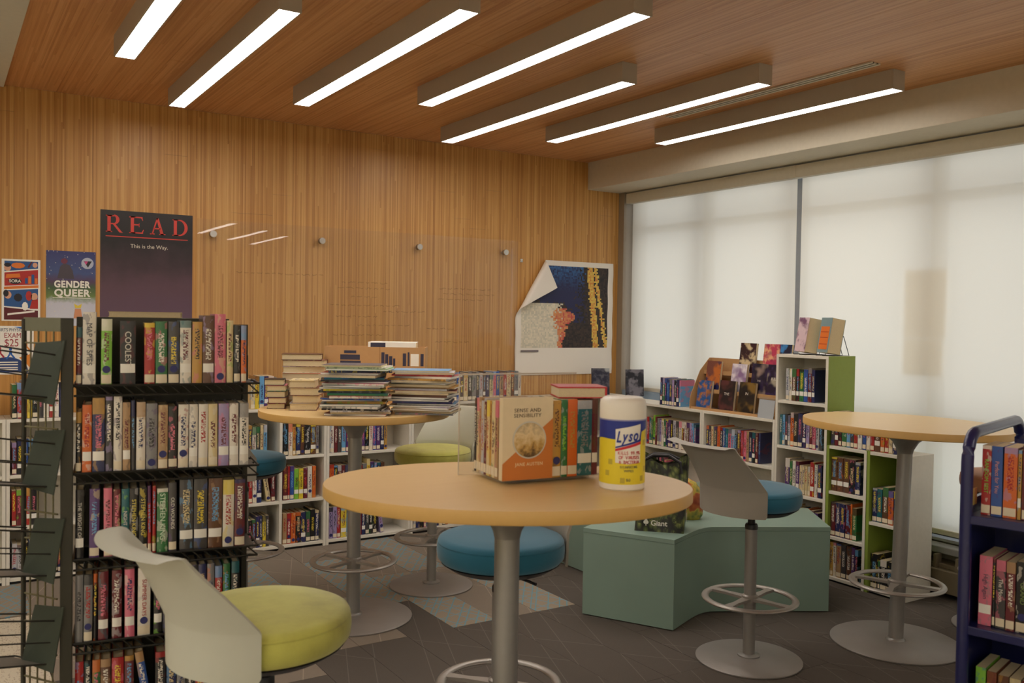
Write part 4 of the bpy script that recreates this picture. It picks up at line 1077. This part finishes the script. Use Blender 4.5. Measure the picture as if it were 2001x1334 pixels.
part('blue_swoosh', lbl_b, can, lambda bm: wrap(bm, lambda a: .120 + .016 * a, lambda a: .125 + .018 * a, -.42, .74, R=CR + .0022, n=24), True)
def can_text(s, size, mat, z, a_c, R, shear=0, bold=0, rise=0, sx=1.0):
    """letters laid round the can one by one"""
    x = -size * .29 * (len(s) - 1) * sx
    for i, ch in enumerate(s):
        if ch != ' ':
            a = a_c + (x / R)
            M = Matrix.Rotation(a, 4, 'Z') @ RX90
            text(ch, size, mat, can, (R * math.sin(a), -R * math.cos(a), z + rise * (x)), M, shear=shear, bold=bold, sx=sx)
        x += size * (.58 if ch not in 'lI.1' else .46) * sx
can_text('Lysol', .041, lbl_b, .145, .19, CR + .0030, shear=.3, bold=.001, rise=.10, sx=.64)
redt = ink('label_red', (206, 40, 50))
can_text('KILLS 99.9%', .0125, redt, .101, .20, CR + .0026, sx=.8)
can_text('OF VIRUSES', .0125, redt, .089, .20, CR + .0026, sx=.8)
can_text('& BACTERIA', .0125, redt, .077, .20, CR + .0026, sx=.8)
gt = ink('label_grey', (110, 110, 90))
can_text('DISINFECTING', .009, gt, .064, .20, CR + .0014, sx=.8)
can_text('WIPES', .009, gt, .054, .20, CR + .0014)
can_text('80', .011, gt, .030, .15, CR + .0014)
part('lemon_marks', ink('label_lemon', (196, 176, 60)), can, lambda bm: [wrap(bm, z0, z0 + .014, a, a + .2, R=CR + .0011, n=6) for a, z0 in ((-.9, .04), (-.75, .07), (1.0, .05), (.9, .12), (1.15, .14), (-.2, .022), (.75, .026))], True)

# ------------------------------------------------------------------ stacks on the magazine table
T2 = 1.067
def lying(kind, xy, z, rz, L, Wd, th, colr, label, cat, group, pages_front=True):
    r = empty(kind, (*xy, z), rz); tag(r, label, cat, group)
    t = .0024 if kind == 'hardcover_book' else .0008
    out = M_COVER
    if kind == 'magazine':
        o = part('cover', M_COVER, r, lambda bm: (box(bm, (-L / 2, -Wd / 2, 0), (L / 2, Wd / 2, t)), box(bm, (-L / 2, -Wd / 2, th - t), (L / 2, Wd / 2, th)), box(bm, (-L / 2, -Wd / 2 - .0004, t * .5), (L / 2, -Wd / 2 + t, th - t * .5)) if pages_front is False else None))
        one('page_block', M_PAPER if bk.random() < .55 else M_PAGES, r, (-L / 2 + .001, -Wd / 2 + .001, t), (L / 2 - .001, Wd / 2 - .001, th - t))
    else:
        o = part('cover', M_COVER, r, lambda bm: (box(bm, (-L / 2, -Wd / 2, 0), (L / 2, Wd / 2, t)), box(bm, (-L / 2, -Wd / 2, th - t), (L / 2, Wd / 2, th)), box(bm, (-L / 2, Wd / 2 - t, t), (L / 2, Wd / 2, th - t))))
        one('page_block', M_PAGES, r, (-L / 2 + .004, -Wd / 2 + .004, t), (L / 2 - .004, Wd / 2 - t, th - t))
    setcols(o, colr, (L, Wd, th), 0.0)
    return z + th
ANG = ax
pc = random.Random(9)
def stack(kind, px, z, n, colours, thk, L, Wd, where, group, rot=0, jx=.012, jr=.08, front=True, cat='book'):
    h = T2
    for k in range(n):
        c = colours[k % len(colours)]
        p = Vector(C(px, z)) + RGT * pc.uniform(-jx, jx) + FWD * pc.uniform(-jx, jx) * .7
        th = pc.uniform(*thk)
        noun = 'magazine' if kind == 'magazine' else 'hardcover'
        h = lying(kind, (p.x, p.y), h + .0003, ANG + rot + pc.uniform(-jr, jr), L + pc.uniform(-.012, .012), Wd + pc.uniform(-.01, .01), th, c,
                  f'{WORD.get(c, c)} {noun} lying flat, {ORD[k + 1]} from the tabletop in {where}', cat, group, pages_front=front if front is not None else pc.random() < .5)
    return h
stack('hardcover_book', 542, 4.575, 5, ['maroon', 'maroon', 'charcoal', 'green', 'black'], (.026, .032), .10, .13, 'the low outer hardcover stack', 'hardcovers stacked on the magazine table', .15)
stack('hardcover_book', 599, 4.55, 4, ['maroon', 'tan', 'maroon', 'cream'], (.034, .042), .14, .19, 'the front hardcover stack', 'hardcovers stacked on the magazine table', .1)
stack('hardcover_book', 595, 4.76, 8, ['grey', 'white', 'tan', 'cream', 'white', 'white', 'maroon', 'brown'], (.030, .038), .215, .16, 'the tall rear hardcover stack', 'hardcovers stacked on the magazine table', .12)
MC = ['red', 'navy', 'silver', 'black', 'white', 'teal', 'gold', 'silver', 'blue', 'white', 'green', 'charcoal', 'yellow', 'navy', 'silver', 'white', 'charcoal', 'black', 'teal', 'white', 'red', 'navy', 'green', 'white', 'lime', 'red', 'green']
stack('magazine', 697, 4.34, 25, MC, (.007, .012), .285, .215, 'the front magazine stack', 'magazines in the front stack', .05, .026, .16, None, 'magazine')
MD = ['grey', 'black', 'gold', 'tan', 'charcoal', 'black', 'navy', 'black', 'black', 'brown', 'cream', 'white', 'silver', 'tan', 'cream', 'grey', 'white', 'gold', 'silver', 'red', 'silver', 'skyblue']
stack('magazine', 833, 4.43, 22, MD, (.007, .0115), .285, .215, 'the darker second magazine stack', 'magazines in the second stack', -.1, .022, .14, None, 'magazine')
bx = empty('cardboard_box', (*C(737, 4.955), T2), ANG + .02); tag(bx, 'brown cardboard box printed with book outlines behind the magazines', 'box')
BW, BD, BH = .27, .09, .305
navy_i = ink('ink_navy', (52, 50, 72))
def bxm(bm):
    box(bm, (-BW, -BD, 0), (BW, -BD + .005, BH)); box(bm, (-BW, BD - .005, 0), (BW, BD, BH)); box(bm, (-BW, -BD + .005, 0), (-BW + .005, BD - .005, BH)); box(bm, (BW - .005, -BD + .005, 0), (BW, BD - .005, BH)); box(bm, (-BW + .005, -BD + .005, 0), (BW - .005, BD - .005, .005))
part('box_walls', M_BOX, bx, bxm)
part('box_flap', M_BOX, bx, lambda bm: box(bm, (-BW + .006, -BD + .006, BH - .012), (BW - .006, BD - .006, BH - .008)))
flat('corner_seam', plain('cardboard_seam', (150, 108, 66), .8), bx, [(.025, .0), (.028, .0), (.028, BH), (.025, BH)], -BD - .0006)
for k, (x0, x1, z0, z1) in enumerate(((-.165, -.10, BH - .065, BH - .05), (-.185, -.08, BH - .10, BH - .072), (-.185, -.075, BH - .13, BH - .105),
                                      (.035, .052, BH - .13, BH - .058), (.056, .072, BH - .13, BH - .068), (.076, .094, BH - .13, BH - .078), (.098, .11, BH - .13, BH - .09), (.15, .168, BH - .13, BH - .062), (.176, .186, BH - .13, BH - .056), (.245, .262, BH - .13, BH - .064))):
    flat('printed_book', navy_i, bx, [(x0, z0 + .03), (x1, z0 + .03), (x1, z1 + .03), (x0, z1 + .03)], -BD - .0008)
flat('shipping_label', M_PAPER, bx, [(.192, BH - .10), (.236, BH - .10), (.236, BH - .035), (.192, BH - .035)], -BD - .001)
wb = empty('hardcover_book', (*C(769, 4.95), T2 + BH - .007), ANG + .03); tag(wb, 'white book with navy end lying in the top of the cardboard box', 'book')
part('cover', M_PAPER, wb, lambda bm: (box(bm, (-.128, -.08, 0), (.128, .08, .003)), box(bm, (-.128, -.08, .031), (.128, .08, .034)), box(bm, (-.128, -.08, .003), (.128, -.078, .031))))
one('page_block', M_PAGES, wb, (-.126, -.078, .003), (.126, .078, .031))
flat('navy_print', navy_i, wb, [(-.115, .004), (-.035, .004), (-.035, .03), (-.115, .03)], -.0806)

# ------------------------------------------------------------------ book cart
CZ = math.atan2(-.965, .25)
ct = empty('book_cart', (*C(1897, 2.66), 0), CZ); tag(ct, 'dark blue steel book cart at the picture edge beside the wood table', 'book cart')
def arch(bm):
    pts = [(0, 0, .12), (0, 0, 1.13)]
    for k in range(1, 7):
        a = PI / 2 * k / 6; pts.append((0, .07 * (1 - math.cos(a)), 1.13 + .085 * math.sin(a)))
    pts.append((0, .50, 1.22))
    for k in range(1, 7):
        a = PI / 2 * k / 6; pts.append((0, .50 + .07 * math.sin(a), 1.22 - .085 * (1 - math.cos(a))))
    pts += [(0, .57, .12)]
    tube(bm, pts, .0175, 12)
for x_ in (0, .78):
    part('end_frame', M_NAVY, ct, arch, True, loc=(x_, 0, 0))
    part('end_panel', M_NAVY, ct, lambda bm: box(bm, (-.006, .015, .14), (.006, .555, 1.02)), loc=(x_, 0, 0))
CS = (.977, .651, .325)
for z in CS:
    part('shelf', M_NAVY, ct, lambda bm, z=z: (box(bm, (.006, -.008, z - .026), (.774, .578, z), 0, .003)))
part('middle_panel', M_NAVY, ct, lambda bm: box(bm, (.006, .282, .14), (.774, .288, 1.0)))
for x_, y_ in ((0, 0), (0, .57), (.78, 0), (.78, .57)):
    part('caster', M_DARK, ct, lambda bm: (tube(bm, [(-.012, 0, .05), (.012, 0, .05)], .05, 20), box(bm, (-.016, -.012, .05), (.016, .012, .125))), loc=(x_, y_, 0))
part('yellow_note', ink('ink_note', (214, 200, 110)), ct, lambda bm: box(bm, (.0065, .02, 1.0), (.0075, .075, 1.05)))
uc = Vector((math.cos(CZ), math.sin(CZ))); vc = Vector((-uc.y, uc.x))
for z, sp, pl in ((CS[0], [('red26/20.5#1', ('RANDOM FEST', (120, 200, 60), .015)), ('blue30/20.5#1', ('Perfect for You', (214, 150, 140), .015)), 'orange36/20.5#1', 'gold10/20', ('maroon38/21.5#4', ('FEED', W_, .02)), 'navy30/20'], 'top'),
                  (CS[1], [('pink36/20.5#2', ('High Again', (50, 60, 80), .017)), 'black8/20', ('charcoal26/20#1', ('The Moon', W_, .016)), 'maroon24/20#1', ('black34/20.5#4', ('GRAND', (120, 140, 70), .018)), 'navy30/20'], 'second'),
                  (CS[2], ['lime28/20', 'gold26/19.5', 'brown30/19', 'black30/19', 'red30/19'], 'third')):
    o = Vector(C(1897, 2.66)) + uc * .03 + vc * .03
    row(sp, (o.x, o.y, z + .0008), CZ, f'on {pl} shelf of blue cart', 'books on the blue cart', anchor='from handle end', maxlen=.74, kind='paperback_book')

# ------------------------------------------------------------------ posters and the glass board on the wooden wall
PY = WALL_Y - .001
def poster(x0, x1, z0, z1, label, mat=M_PAPER, th=.0014, y=PY):
    r = empty('poster', (x0, y, z0)); tag(r, label, 'poster')
    w, h = x1 - x0, z1 - z0
    part('sheet', mat, r, lambda bm: box(bm, (0, -th, 0), (w, 0, h)))
    return r, w, h, -th
def rect(a, b, c, d): return [(a, c), (b, c), (b, d), (a, d)]
# READ poster: plain dusky backdrop, title and tagline
n_ = NT('dusky_poster_print'); sp_ = n_.n('ShaderNodeSeparateXYZ'); n_.l(n_.obj(), sp_.inputs[0])
f_ = n_.noise(n_.obj(), 5, 4, .6)
g_ = n_.math('ADD', n_.math('MULTIPLY', sp_.outputs[2], 1.15), n_.math('MULTIPLY', n_.math('SUBTRACT', f_, .5), .3))
n_.col(n_.ramp(g_, [(.1, lin((98, 76, 96))), (.45, lin((92, 66, 78))), (.62, lin((66, 48, 56))), (.78, lin((30, 26, 28)))])); n_.rough(.3)
rp, w, h, yf = poster(.847, 1.392, 1.30, 2.165, 'tall dark purple reading poster with red title letters above the wire rack', n_.m)
red_i = ink('poster_red', (206, 62, 50))
def serif(ch, x, z, W, H):
    """roman capitals from strokes, with slab serifs"""
    T, t, s = W * .2, W * .085, W * .09
    P = []
    def ser(cx, zb, half=.0): P.append(rect(cx - T * .95 - half, cx + T * .95 + half, zb, zb + t * .8))
    def arcband(cx, cz, rx, rz, tk, a0, a1, n=14):
        o = [(cx + rx * math.cos(a0 + (a1 - a0) * i / n), cz + rz * math.sin(a0 + (a1 - a0) * i / n)) for i in range(n + 1)]
        q = [(cx + (rx - tk) * math.cos(a0 + (a1 - a0) * i / n), cz + (rz - t) * math.sin(a0 + (a1 - a0) * i / n)) for i in range(n, -1, -1)]
        return o + q
    if ch == 'R':
        P += [rect(T * .6, T * 1.6, 0, H)]; ser(T * 1.1, 0); ser(T * 1.1, H - t * .8)
        P.append(rect(T * 1.6, W * .55, H - t, H)); P.append(rect(T * 1.6, W * .55, H * .46, H * .46 + t))
        P.append(arcband(W * .52, H * .73 + t * .25, W * .33, H * .27 + t * .25, T, -PI / 2, PI / 2))
        P.append([(W * .45, H * .47), (W * .62, H * .47), (W * 1.0, t * .5), (W * 1.08, 0), (W * .86, 0)])
    if ch == 'E':
        P += [rect(T * .6, T * 1.6, 0, H)]; ser(T * 1.1, 0); ser(T * 1.1, H - t * .8)
        P += [rect(T * 1.6, W * .88, 0, t), rect(T * 1.6, W * .85, H - t, H), rect(T * 1.6, W * .66, H * .48, H * .48 + t)]
        P += [[(W * .80, t), (W * .88, t), (W * .94, H * .24), (W * .90, H * .24)], [(W * .77, H - t), (W * .85, H - t), (W * .88, H * .78), (W * .85, H * .78)], rect(W * .62, W * .66, H * .39, H * .61)]
    if ch == 'A':
        P += [[(W * .46, H), (W * .56, H), (W * .22, 0), (W * .14, 0)], [(W * .44, H), (W * .58, H), (W * .93, 0), (W * .72, 0)], rect(W * .27, W * .72, H * .32, H * .32 + t)]
        P += [rect(W * .04, W * .34, 0, t * .8), rect(W * .64, W * 1.03, 0, t * .8)]
    if ch == 'D':
        P += [rect(T * .6, T * 1.6, 0, H)]; ser(T * 1.1, 0); ser(T * 1.1, H - t * .8)
        P.append(rect(T * 1.6, W * .48, H - t, H)); P.append(rect(T * 1.6, W * .48, 0, t))
        P.append(arcband(W * .46, H / 2, W * .56, H / 2, T, -PI / 2, PI / 2, 20))
    return [[(x + a, z + b) for a, b in p] for p in P]
for ch, x in (('R', .028), ('E', .162), ('A', .282), ('D', .418)):
    part('title_letter', red_i, rp, lambda bm, ch=ch, x=x: [prism(bm, p, 1, yf - .0008, yf - .0001) for p in serif(ch, x, h - .135, .094, .104)])
flat('red_rule', red_i, rp, rect(.03, w - .03, h - .162, h - .157), yf - .0007)
text('This is the Way.', .034, ink('poster_cream', (214, 206, 186)), rp, (w * .52, yf - .0006, h - .215))
# second poster: night sky over grass, big white title
n_ = NT('snowy_dusk_print'); sp_ = n_.n('ShaderNodeSeparateXYZ'); n_.l(n_.obj(), sp_.inputs[0])
f_ = n_.noise(n_.obj(), 26, 3, .6); v_ = n_.n('ShaderNodeTexVoronoi'); v_.inputs['Scale'].default_value = 46; n_.l(n_.obj(), v_.inputs['Vector'])
g_ = n_.math('ADD', n_.math('MULTIPLY', sp_.outputs[2], 2.2), n_.math('MULTIPLY', n_.math('SUBTRACT', f_, .5), .12))
c_ = n_.ramp(g_, [(.0, lin((204, 204, 214))), (.30, lin((196, 196, 206))), (.38, lin((110, 130, 70))), (.50, lin((70, 92, 62))), (.58, lin((84, 62, 88))), (.70, lin((66, 82, 128))), (1.0, lin((54, 56, 108)))])
n_.col(n_.mix(n_.math('MULTIPLY', n_.math('LESS_THAN', v_.outputs[0], .13), .7), c_, lin((220, 210, 190)))); n_.rough(.35)
gp, w, h, yf = poster(.552, .822, 1.452, 1.900, 'small poster of dusk sky over grass with big white title', n_.m)
figm = ink('poster_figure', (74, 66, 74))
flat('seated_figure', figm, gp, [(w * .22, h * .63), (w * .56, h * .63), (w * .53, h * .74), (w * .47, h * .81), (w * .36, h * .84), (w * .28, h * .79)], yf - .0007)
flat('figure_hat', ink('poster_wine', (110, 50, 70)), gp, disc_pts(w * .36, h * .865, .018, .016), yf - .0008)
flat('logo_disc', ink('poster_silver', (176, 180, 196)), gp, disc_pts(w * .83, h * .845, .034), yf - .0007)
flat('logo_triangle', ink('poster_black', (30, 26, 34)), gp, [(w * .75, h * .875), (w * .92, h * .875), (w * .84, h * .79)], yf - .0012)
flat('logo_pink', ink('poster_pink', (206, 70, 130)), gp, [(w * .76, h * .872), (w * .84, h * .872), (w * .80, h * .825)], yf - .0017)
text('GENDER', .055, inkw, gp, (w * .52, yf - .0007, h * .552), bold=.0022, space=1.1, sx=.86); text('QUEER', .058, inkw, gp, (w * .52, yf - .0007, h * .437), bold=.0022, space=1.1, sx=1.0)
flat('small_print', inkw, gp, rect(w * .13, w * .90, h * .372, h * .378), yf - .0007)
flat('lantern_mark', ink('poster_yellow', (222, 196, 70)), gp, [(w * .58, h * .24), (w * .70, h * .24), (w * .72, h * .30), (w * .64, h * .27), (w * .56, h * .30)], yf - .0007)
flat('drawn_figure', ink('poster_peach', (206, 140, 100)), gp, [(w * .55, h * .10), (w * .73, h * .10), (w * .70, h * .23), (w * .58, h * .23)], yf - .0007)
flat('credit_bar', ink('poster_black', (30, 26, 34)), gp, rect(w * .06, w * .30, h * .075, h * .09), yf - .0007)
# comic panels poster
cp, w, h, yf = poster(.322, .522, 1.478, 1.838, 'small comic panel poster in red and blue on the wooden wall')
B1, R1, O1, K1 = ink('comic_blue', (38, 84, 140)), ink('comic_red', (178, 44, 38)), ink('comic_orange', (222, 120, 40)), ink('poster_black', (30, 26, 34))
sk = ink('comic_skin', (214, 160, 130)); mar = ink('comic_maroon', (92, 26, 32))
flat('blue_panel', B1, cp, [(w * .07, h * .80), (w * .94, h * .86), (w * .94, h * .97), (w * .07, h * .97)], yf - .0006)
flat('speech_burst', O1, cp, disc_pts(w * .42, h * .90, .036, .017, 10), yf - .0011)
flat('drawn_head', sk, cp, disc_pts(w * .15, h * .86, .018, .020), yf - .0011)
flat('drawn_hair', K1, cp, disc_pts(w * .15, h * .905, .018, .012), yf - .0016)
flat('drawn_head', sk, cp, disc_pts(w * .86, h * .915, .013, .015), yf - .0011)
flat('drawn_hair', mar, cp, [(w * .70, h * .86), (w * .80, h * .97), (w * .76, h * .97), (w * .66, h * .88)], yf - .0011)
flat('red_panel', R1, cp, [(w * .07, h * .565), (w * .94, h * .60), (w * .94, h * .84), (w * .07, h * .78)], yf - .0006)
flat('title_mark', O1, cp, [(w * .10, h * .69), (w * .48, h * .71), (w * .46, h * .77), (w * .12, h * .755)], yf - .0011)
flat('black_badge', K1, cp, disc_pts(w * .34, h * .645, .034, .017), yf - .0011)
text('SORA', .024, inkw, cp, (w * .34, yf - .0018, h * .645), bold=.0005)
for k in range(4): flat('drawn_building', O1 if k % 2 else B1, cp, rect(w * (.60 + .085 * k), w * (.67 + .085 * k), h * .61, h * (.70 + .03 * (k % 3))), yf - .0011)
flat('orange_strip', O1, cp, [(w * .06, h * .51), (w * .95, h * .545), (w * .95, h * .59), (w * .06, h * .55)], yf - .0006)
flat('blue_panel', B1, cp, [(w * .06, h * .24), (w * .94, h * .20), (w * .94, h * .53), (w * .06, h * .49)], yf - .0006)
flat('drawn_head', sk, cp, disc_pts(w * .16, h * .42, .018, .022), yf - .0011)
flat('drawn_hair', K1, cp, disc_pts(w * .11, h * .445, .014, .020), yf - .0016)
flat('speech_burst', K1, cp, disc_pts(w * .42, h * .38, .022, .024, 9), yf - .0011)
flat('drawn_head', sk, cp, disc_pts(w * .84, h * .40, .018, .022), yf - .0011)
flat('drawn_jacket', R1, cp, [(w * .72, h * .20), (w * .94, h * .20), (w * .94, h * .36), (w * .78, h * .34)], yf - .0011)
flat('drawn_hair', R1, cp, disc_pts(w * .70, h * .41, .017, .030, 8), yf - .0011)
flat('white_burst', M_PAPER, cp, disc_pts(w * .60, h * .24, .016, .026, 9), yf - .0011)
flat('maroon_panel', mar, cp, [(w * .06, h * .02), (w * .94, h * .02), (w * .94, h * .17), (w * .06, h * .22)], yf - .0006)
flat('banner', M_PAPER, cp, [(w * .15, h * .09), (w * .85, h * .145), (w * .85, h * .175), (w * .15, h * .12)], yf - .0011)
# sports exam flyer
fp, w, h, yf = poster(.215, .488, 1.165, 1.448, 'white sports exam flyer with colourful runners, lowest on the wooden wall')
text('SPORTS PHYSICAL', .027, ink('flyer_slate', (70, 84, 110)), fp, (w * .56, yf - .0007, h * .915), sx=.78)
rdf = ink('flyer_red', (160, 44, 54))
text('EXAM', .042, rdf, fp, (w * .60, yf - .0007, h * .80), sx=.8); text('$25', .062, rdf, fp, (w * .58, yf - .0007, h * .645), sx=.8)
dome = [(w * .1, h * .04)] + [(w * .5 + w * .4 * math.cos(a), h * .04 + h * .32 * math.sin(a)) for a in [PI * (1 - k / 20) for k in range(21)]] + [(w * .9, h * .04)]
flat('blue_dome', ink('flyer_blue', (40, 66, 120)), fp, dome[1:-1], yf - .0006)
for z in (.24, .19, .13, .09): flat('dome_print', inkw, fp, rect(w * .3, w * .7, h * z, h * (z + .022)), yf - .0011)
for k, (xx, zz, cc) in enumerate(((.36, .44, (170, 40, 60)), (.56, .42, (40, 100, 180)), (.85, .58, (224, 140, 60)), (.08, .55, (60, 160, 110)))):
    m_ = ink('runner_%d' % k, cc)
    part('runner', m_, fp, lambda bm, xx=xx, zz=zz: [prism(bm, p, 1, yf - .0014, yf - .0006) for p in (disc_pts(w * xx, h * (zz + .10), .008, n=10), [(w * (xx - .03), h * zz), (w * (xx + .03), h * (zz - .01)), (w * (xx + .03), h * (zz + .07)), (w * (xx - .02), h * (zz + .07))], [(w * (xx - .03), h * zz), (w * (xx - .09), h * (zz - .10)), (w * (xx - .06), h * (zz - .11)), (w * (xx + .0), h * (zz - .01))], [(w * (xx + .03), h * zz), (w * (xx + .09), h * (zz - .07)), (w * (xx + .07), h * (zz - .1)), (w * (xx), h * (zz - .01))])])
flat('orange_corner', ink('flyer_orange', (226, 140, 50)), fp, [(w * .94, h * .12), (w * .94, h * .42), (w * .72, h * .35), (w * .86, h * .22)], yf - .0006)
flat('blue_corner', ink('flyer_lightblue', (70, 120, 190)), fp, [(w * .62, h * .985), (w * .9, h * .985), (w * .9, h * .90)], yf - .0006)

# mosaic poster, its upper corner curled over (print replaced by a plain field of coloured squares)
def mosaic_mat():
    n = NT('square_mosaic_print'); uv = n.n('ShaderNodeUVMap').outputs[0]
    s = n.n('ShaderNodeSeparateXYZ'); n.l(uv, s.inputs[0]); u, v = s.outputs[0], s.outputs[1]
    N = 72.0
    cu = n.math('DIVIDE', n.math('FLOOR', n.math('MULTIPLY', u, N)), N); cv = n.math('DIVIDE', n.math('FLOOR', n.math('MULTIPLY', v, N)), N)
    cb = n.n('ShaderNodeCombineXYZ'); n.l(cu, cb.inputs[0]); n.l(cv, cb.inputs[1])
    wn = n.n('ShaderNodeTexWhiteNoise', noise_dimensions='2D'); n.l(cb.outputs[0], wn.inputs['Vector'])
    lo = n.noise(cb.outputs[0], 3.2, 2)
    j = n.math('MULTIPLY', n.math('SUBTRACT', wn.outputs[0], .5), .10)
    dark = n.mix(wn.outputs[0], lin((22, 18, 20)), lin((62, 44, 36)))
    blue = n.mix(n.math('MULTIPLY', n.math('SMOOTHSTEP', cv, .70, 1.0), wn.outputs[0]), lin((26, 30, 76)), lin((50, 110, 170)))
    pale = n.mix(wn.outputs[0], lin((196, 190, 170)), lin((226, 214, 190)))
    yel = n.mix(wn.outputs[0], lin((206, 120, 50)), lin((222, 200, 90)))
    rose = n.mix(wn.outputs[0], lin((190, 60, 70)), lin((214, 150, 90)))
    c = dark
    mb = n.math('GREATER_THAN', n.math('ADD', n.math('SUBTRACT', lo, .47), n.math('MULTIPLY', n.math('SUBTRACT', cv, .62), .9)), j)
    mb = n.math('MULTIPLY', mb, n.math('LESS_THAN', cu, n.math('ADD', .66, j)))
    c = n.mix(mb, c, blue)
    # pale drifting band in the lower left, rose border
    edge = n.math('ADD', n.math('SUBTRACT', .46, cu), n.math('MULTIPLY', n.math('SUBTRACT', lo, .5), .5))
    mp = n.math('MULTIPLY', n.math('GREATER_THAN', edge, n.math('MULTIPLY', j, .5)), n.math('LESS_THAN', cv, .62))
    mr = n.math('MULTIPLY', n.math('GREATER_THAN', edge, -.05), n.math('LESS_THAN', cv, .58))
    c = n.mix(mr, c, rose); c = n.mix(mp, c, pale)
    d1 = n.math('ABSOLUTE', n.math('SUBTRACT', n.math('ADD', cu, n.math('MULTIPLY', cv, .10)), .84))
    c = n.mix(n.math('LESS_THAN', d1, n.math('ADD', .032, n.math('MULTIPLY', j, .2))), c, yel)
    d2 = n.math('ABSOLUTE', n.math('SUBTRACT', n.math('ADD', cu, n.math('MULTIPLY', cv, .18)), .965))
    c = n.mix(n.math('LESS_THAN', d2, n.math('ADD', .018, n.math('MULTIPLY', j, .2))), c, yel)
    inside = n.math('MULTIPLY', n.math('MULTIPLY', n.math('GREATER_THAN', u, .055), n.math('LESS_THAN', u, .945)), n.math('MULTIPLY', n.math('GREATER_THAN', v, .235), n.math('LESS_THAN', v, .955)))
    back = n.n('ShaderNodeNewGeometry').outputs['Backfacing']
    f = n.math('MULTIPLY', inside, n.math('SUBTRACT', 1.0, back))
    n.col(n.mix(f, lin((232, 224, 212)), c)); n.rough(.5); return n.m
mp_ = empty('mosaic_poster', (3.862, WALL_Y - .004, 1.09)); tag(mp_, 'white bordered mosaic poster with its upper corner curled over, beside the glass board', 'poster')
def mos(bm):
    W, H = .975, .925; n = 64
    uvl = bm.loops.layers.uv.new('UVMap')
    p0 = Vector((.30, H)); p1 = Vector((0, H - .485))     # fold line
    d = (p1 - p0).normalized(); nr = Vector((d.y, -d.x))
    if nr.dot(Vector((0, H)) - p0) < 0: nr = -nr
    Rr = .028
    g = []
    for j in range(n + 1):
        rw = []
        for i in range(n + 1):
            p = Vector((W * i / n, H * j / n)); s = (p - p0).dot(nr); out = .004 + .006 * (math.sin(j * .35) * .5 + .5) * (1 if i < 6 or i > n - 6 else .4)
            if s > 0:
                base = p - nr * s
                if s < PI * Rr: ip, o_ = Rr * math.sin(s / Rr), Rr * (1 - math.cos(s / Rr))
                else: ip, o_ = -(s - PI * Rr), 2 * Rr + .02 * (s - PI * Rr)
                p = base + nr * ip; out += o_
            rw.append((bm.verts.new((p.x, -out, p.y)), (i / n, j / n)))
        g.append(rw)
    for j in range(n):
        for i in range(n):
            q = (g[j][i], g[j][i + 1], g[j + 1][i + 1], g[j + 1][i])
            f = bm.faces.new([v[0] for v in q])
            for lp, v in zip(f.loops, q): lp[uvl].uv = v[1]
part('sheet', mosaic_mat(), mp_, mos, True)
flat('caption_bar', ink('caption_grey', (120, 110, 110)), mp_, rect(.05, .22, .185, .20), -.0125)

# glass marker board on stand-offs
GX0, GX1, GZ0, GZ1 = 1.411, 3.85, .955, 2.146
gb = empty('glass_board', (GX0, WALL_Y - .045, GZ0)); tag(gb, 'large clear glass marker board on steel stand-offs over the wooden wall', 'marker board')
part('glass_pane', M_GLASS, gb, lambda bm: box(bm, (0, -.003, 0), (GX1 - GX0, .003, GZ1 - GZ0)))
for x in (1.508, 2.242, 2.988, 3.733):
    for z in (2.052, 1.05):
        def so(bm): tube(bm, [(0, .0435, 0), (0, -.004, 0)], .011, 16); tube(bm, [(0, -.004, 0), (0, -.022, 0)], .0215, 28); tube(bm, [(0, .004, 0), (0, .014, 0)], .0215, 28)
        part('standoff', M_CHROME, gb, so, loc=(x - GX0, 0, z - GZ0))
def scrib(bm):
    q = random.Random(3)
    for x0, z0, L in ((.98, .82, .32), (.95, .78, .40), (1.05, .72, .2), (.9, .66, .5), (.94, .58, .3), (1.1, .52, .4), (.92, .45, .35), (1.75, .80, .42), (1.78, .76, .46), (1.74, .72, .34), (1.3, .62, .3), (1.65, .50, .22), (1.72, .40, .3), (.25, .86, .6)):
        x = x0
        while x < x0 + L:
            w = q.uniform(.02, .06)
            pts = [(x + w * t / 5, -.0038, z0 + q.uniform(-.006, .006)) for t in range(6)]
            tube(bm, pts, .0011, 4); x += w + .018
n_ = NT('faint_marker'); n_.col(lin((120, 96, 76))); n_.b.inputs['Alpha'].default_value = .35
sc_ = part('marker_writing', n_.m, gb, scrib)
clip = empty('wall_hook', (3.915, WALL_Y, 2.0)); tag(clip, 'small clear hook on the wooden wall beside the glass board', 'hook')
part('hook_plate', M_CHROME, clip, lambda bm: (box(bm, (-.012, -.006, -.014), (.012, -.0005, .014), 0, .002), tube(bm, [(0, -.005, -.004), (0, -.016, -.008), (0, -.018, .004)], .003, 8)))

# lettering becomes plain mesh
bpy.context.view_layer.update()
dg = bpy.context.evaluated_depsgraph_get()
for o in FONTS:
    me = D.meshes.new_from_object(o.evaluated_get(dg)); nm = o.name.split('.')[0]
    c = D.objects.new(nm, me); COL.objects.link(c); c.parent = o.parent; c.matrix_local = o.matrix_local.copy()
    cu = o.data; D.objects.remove(o); D.curves.remove(cu)
sc_['kind'] = 'stuff'
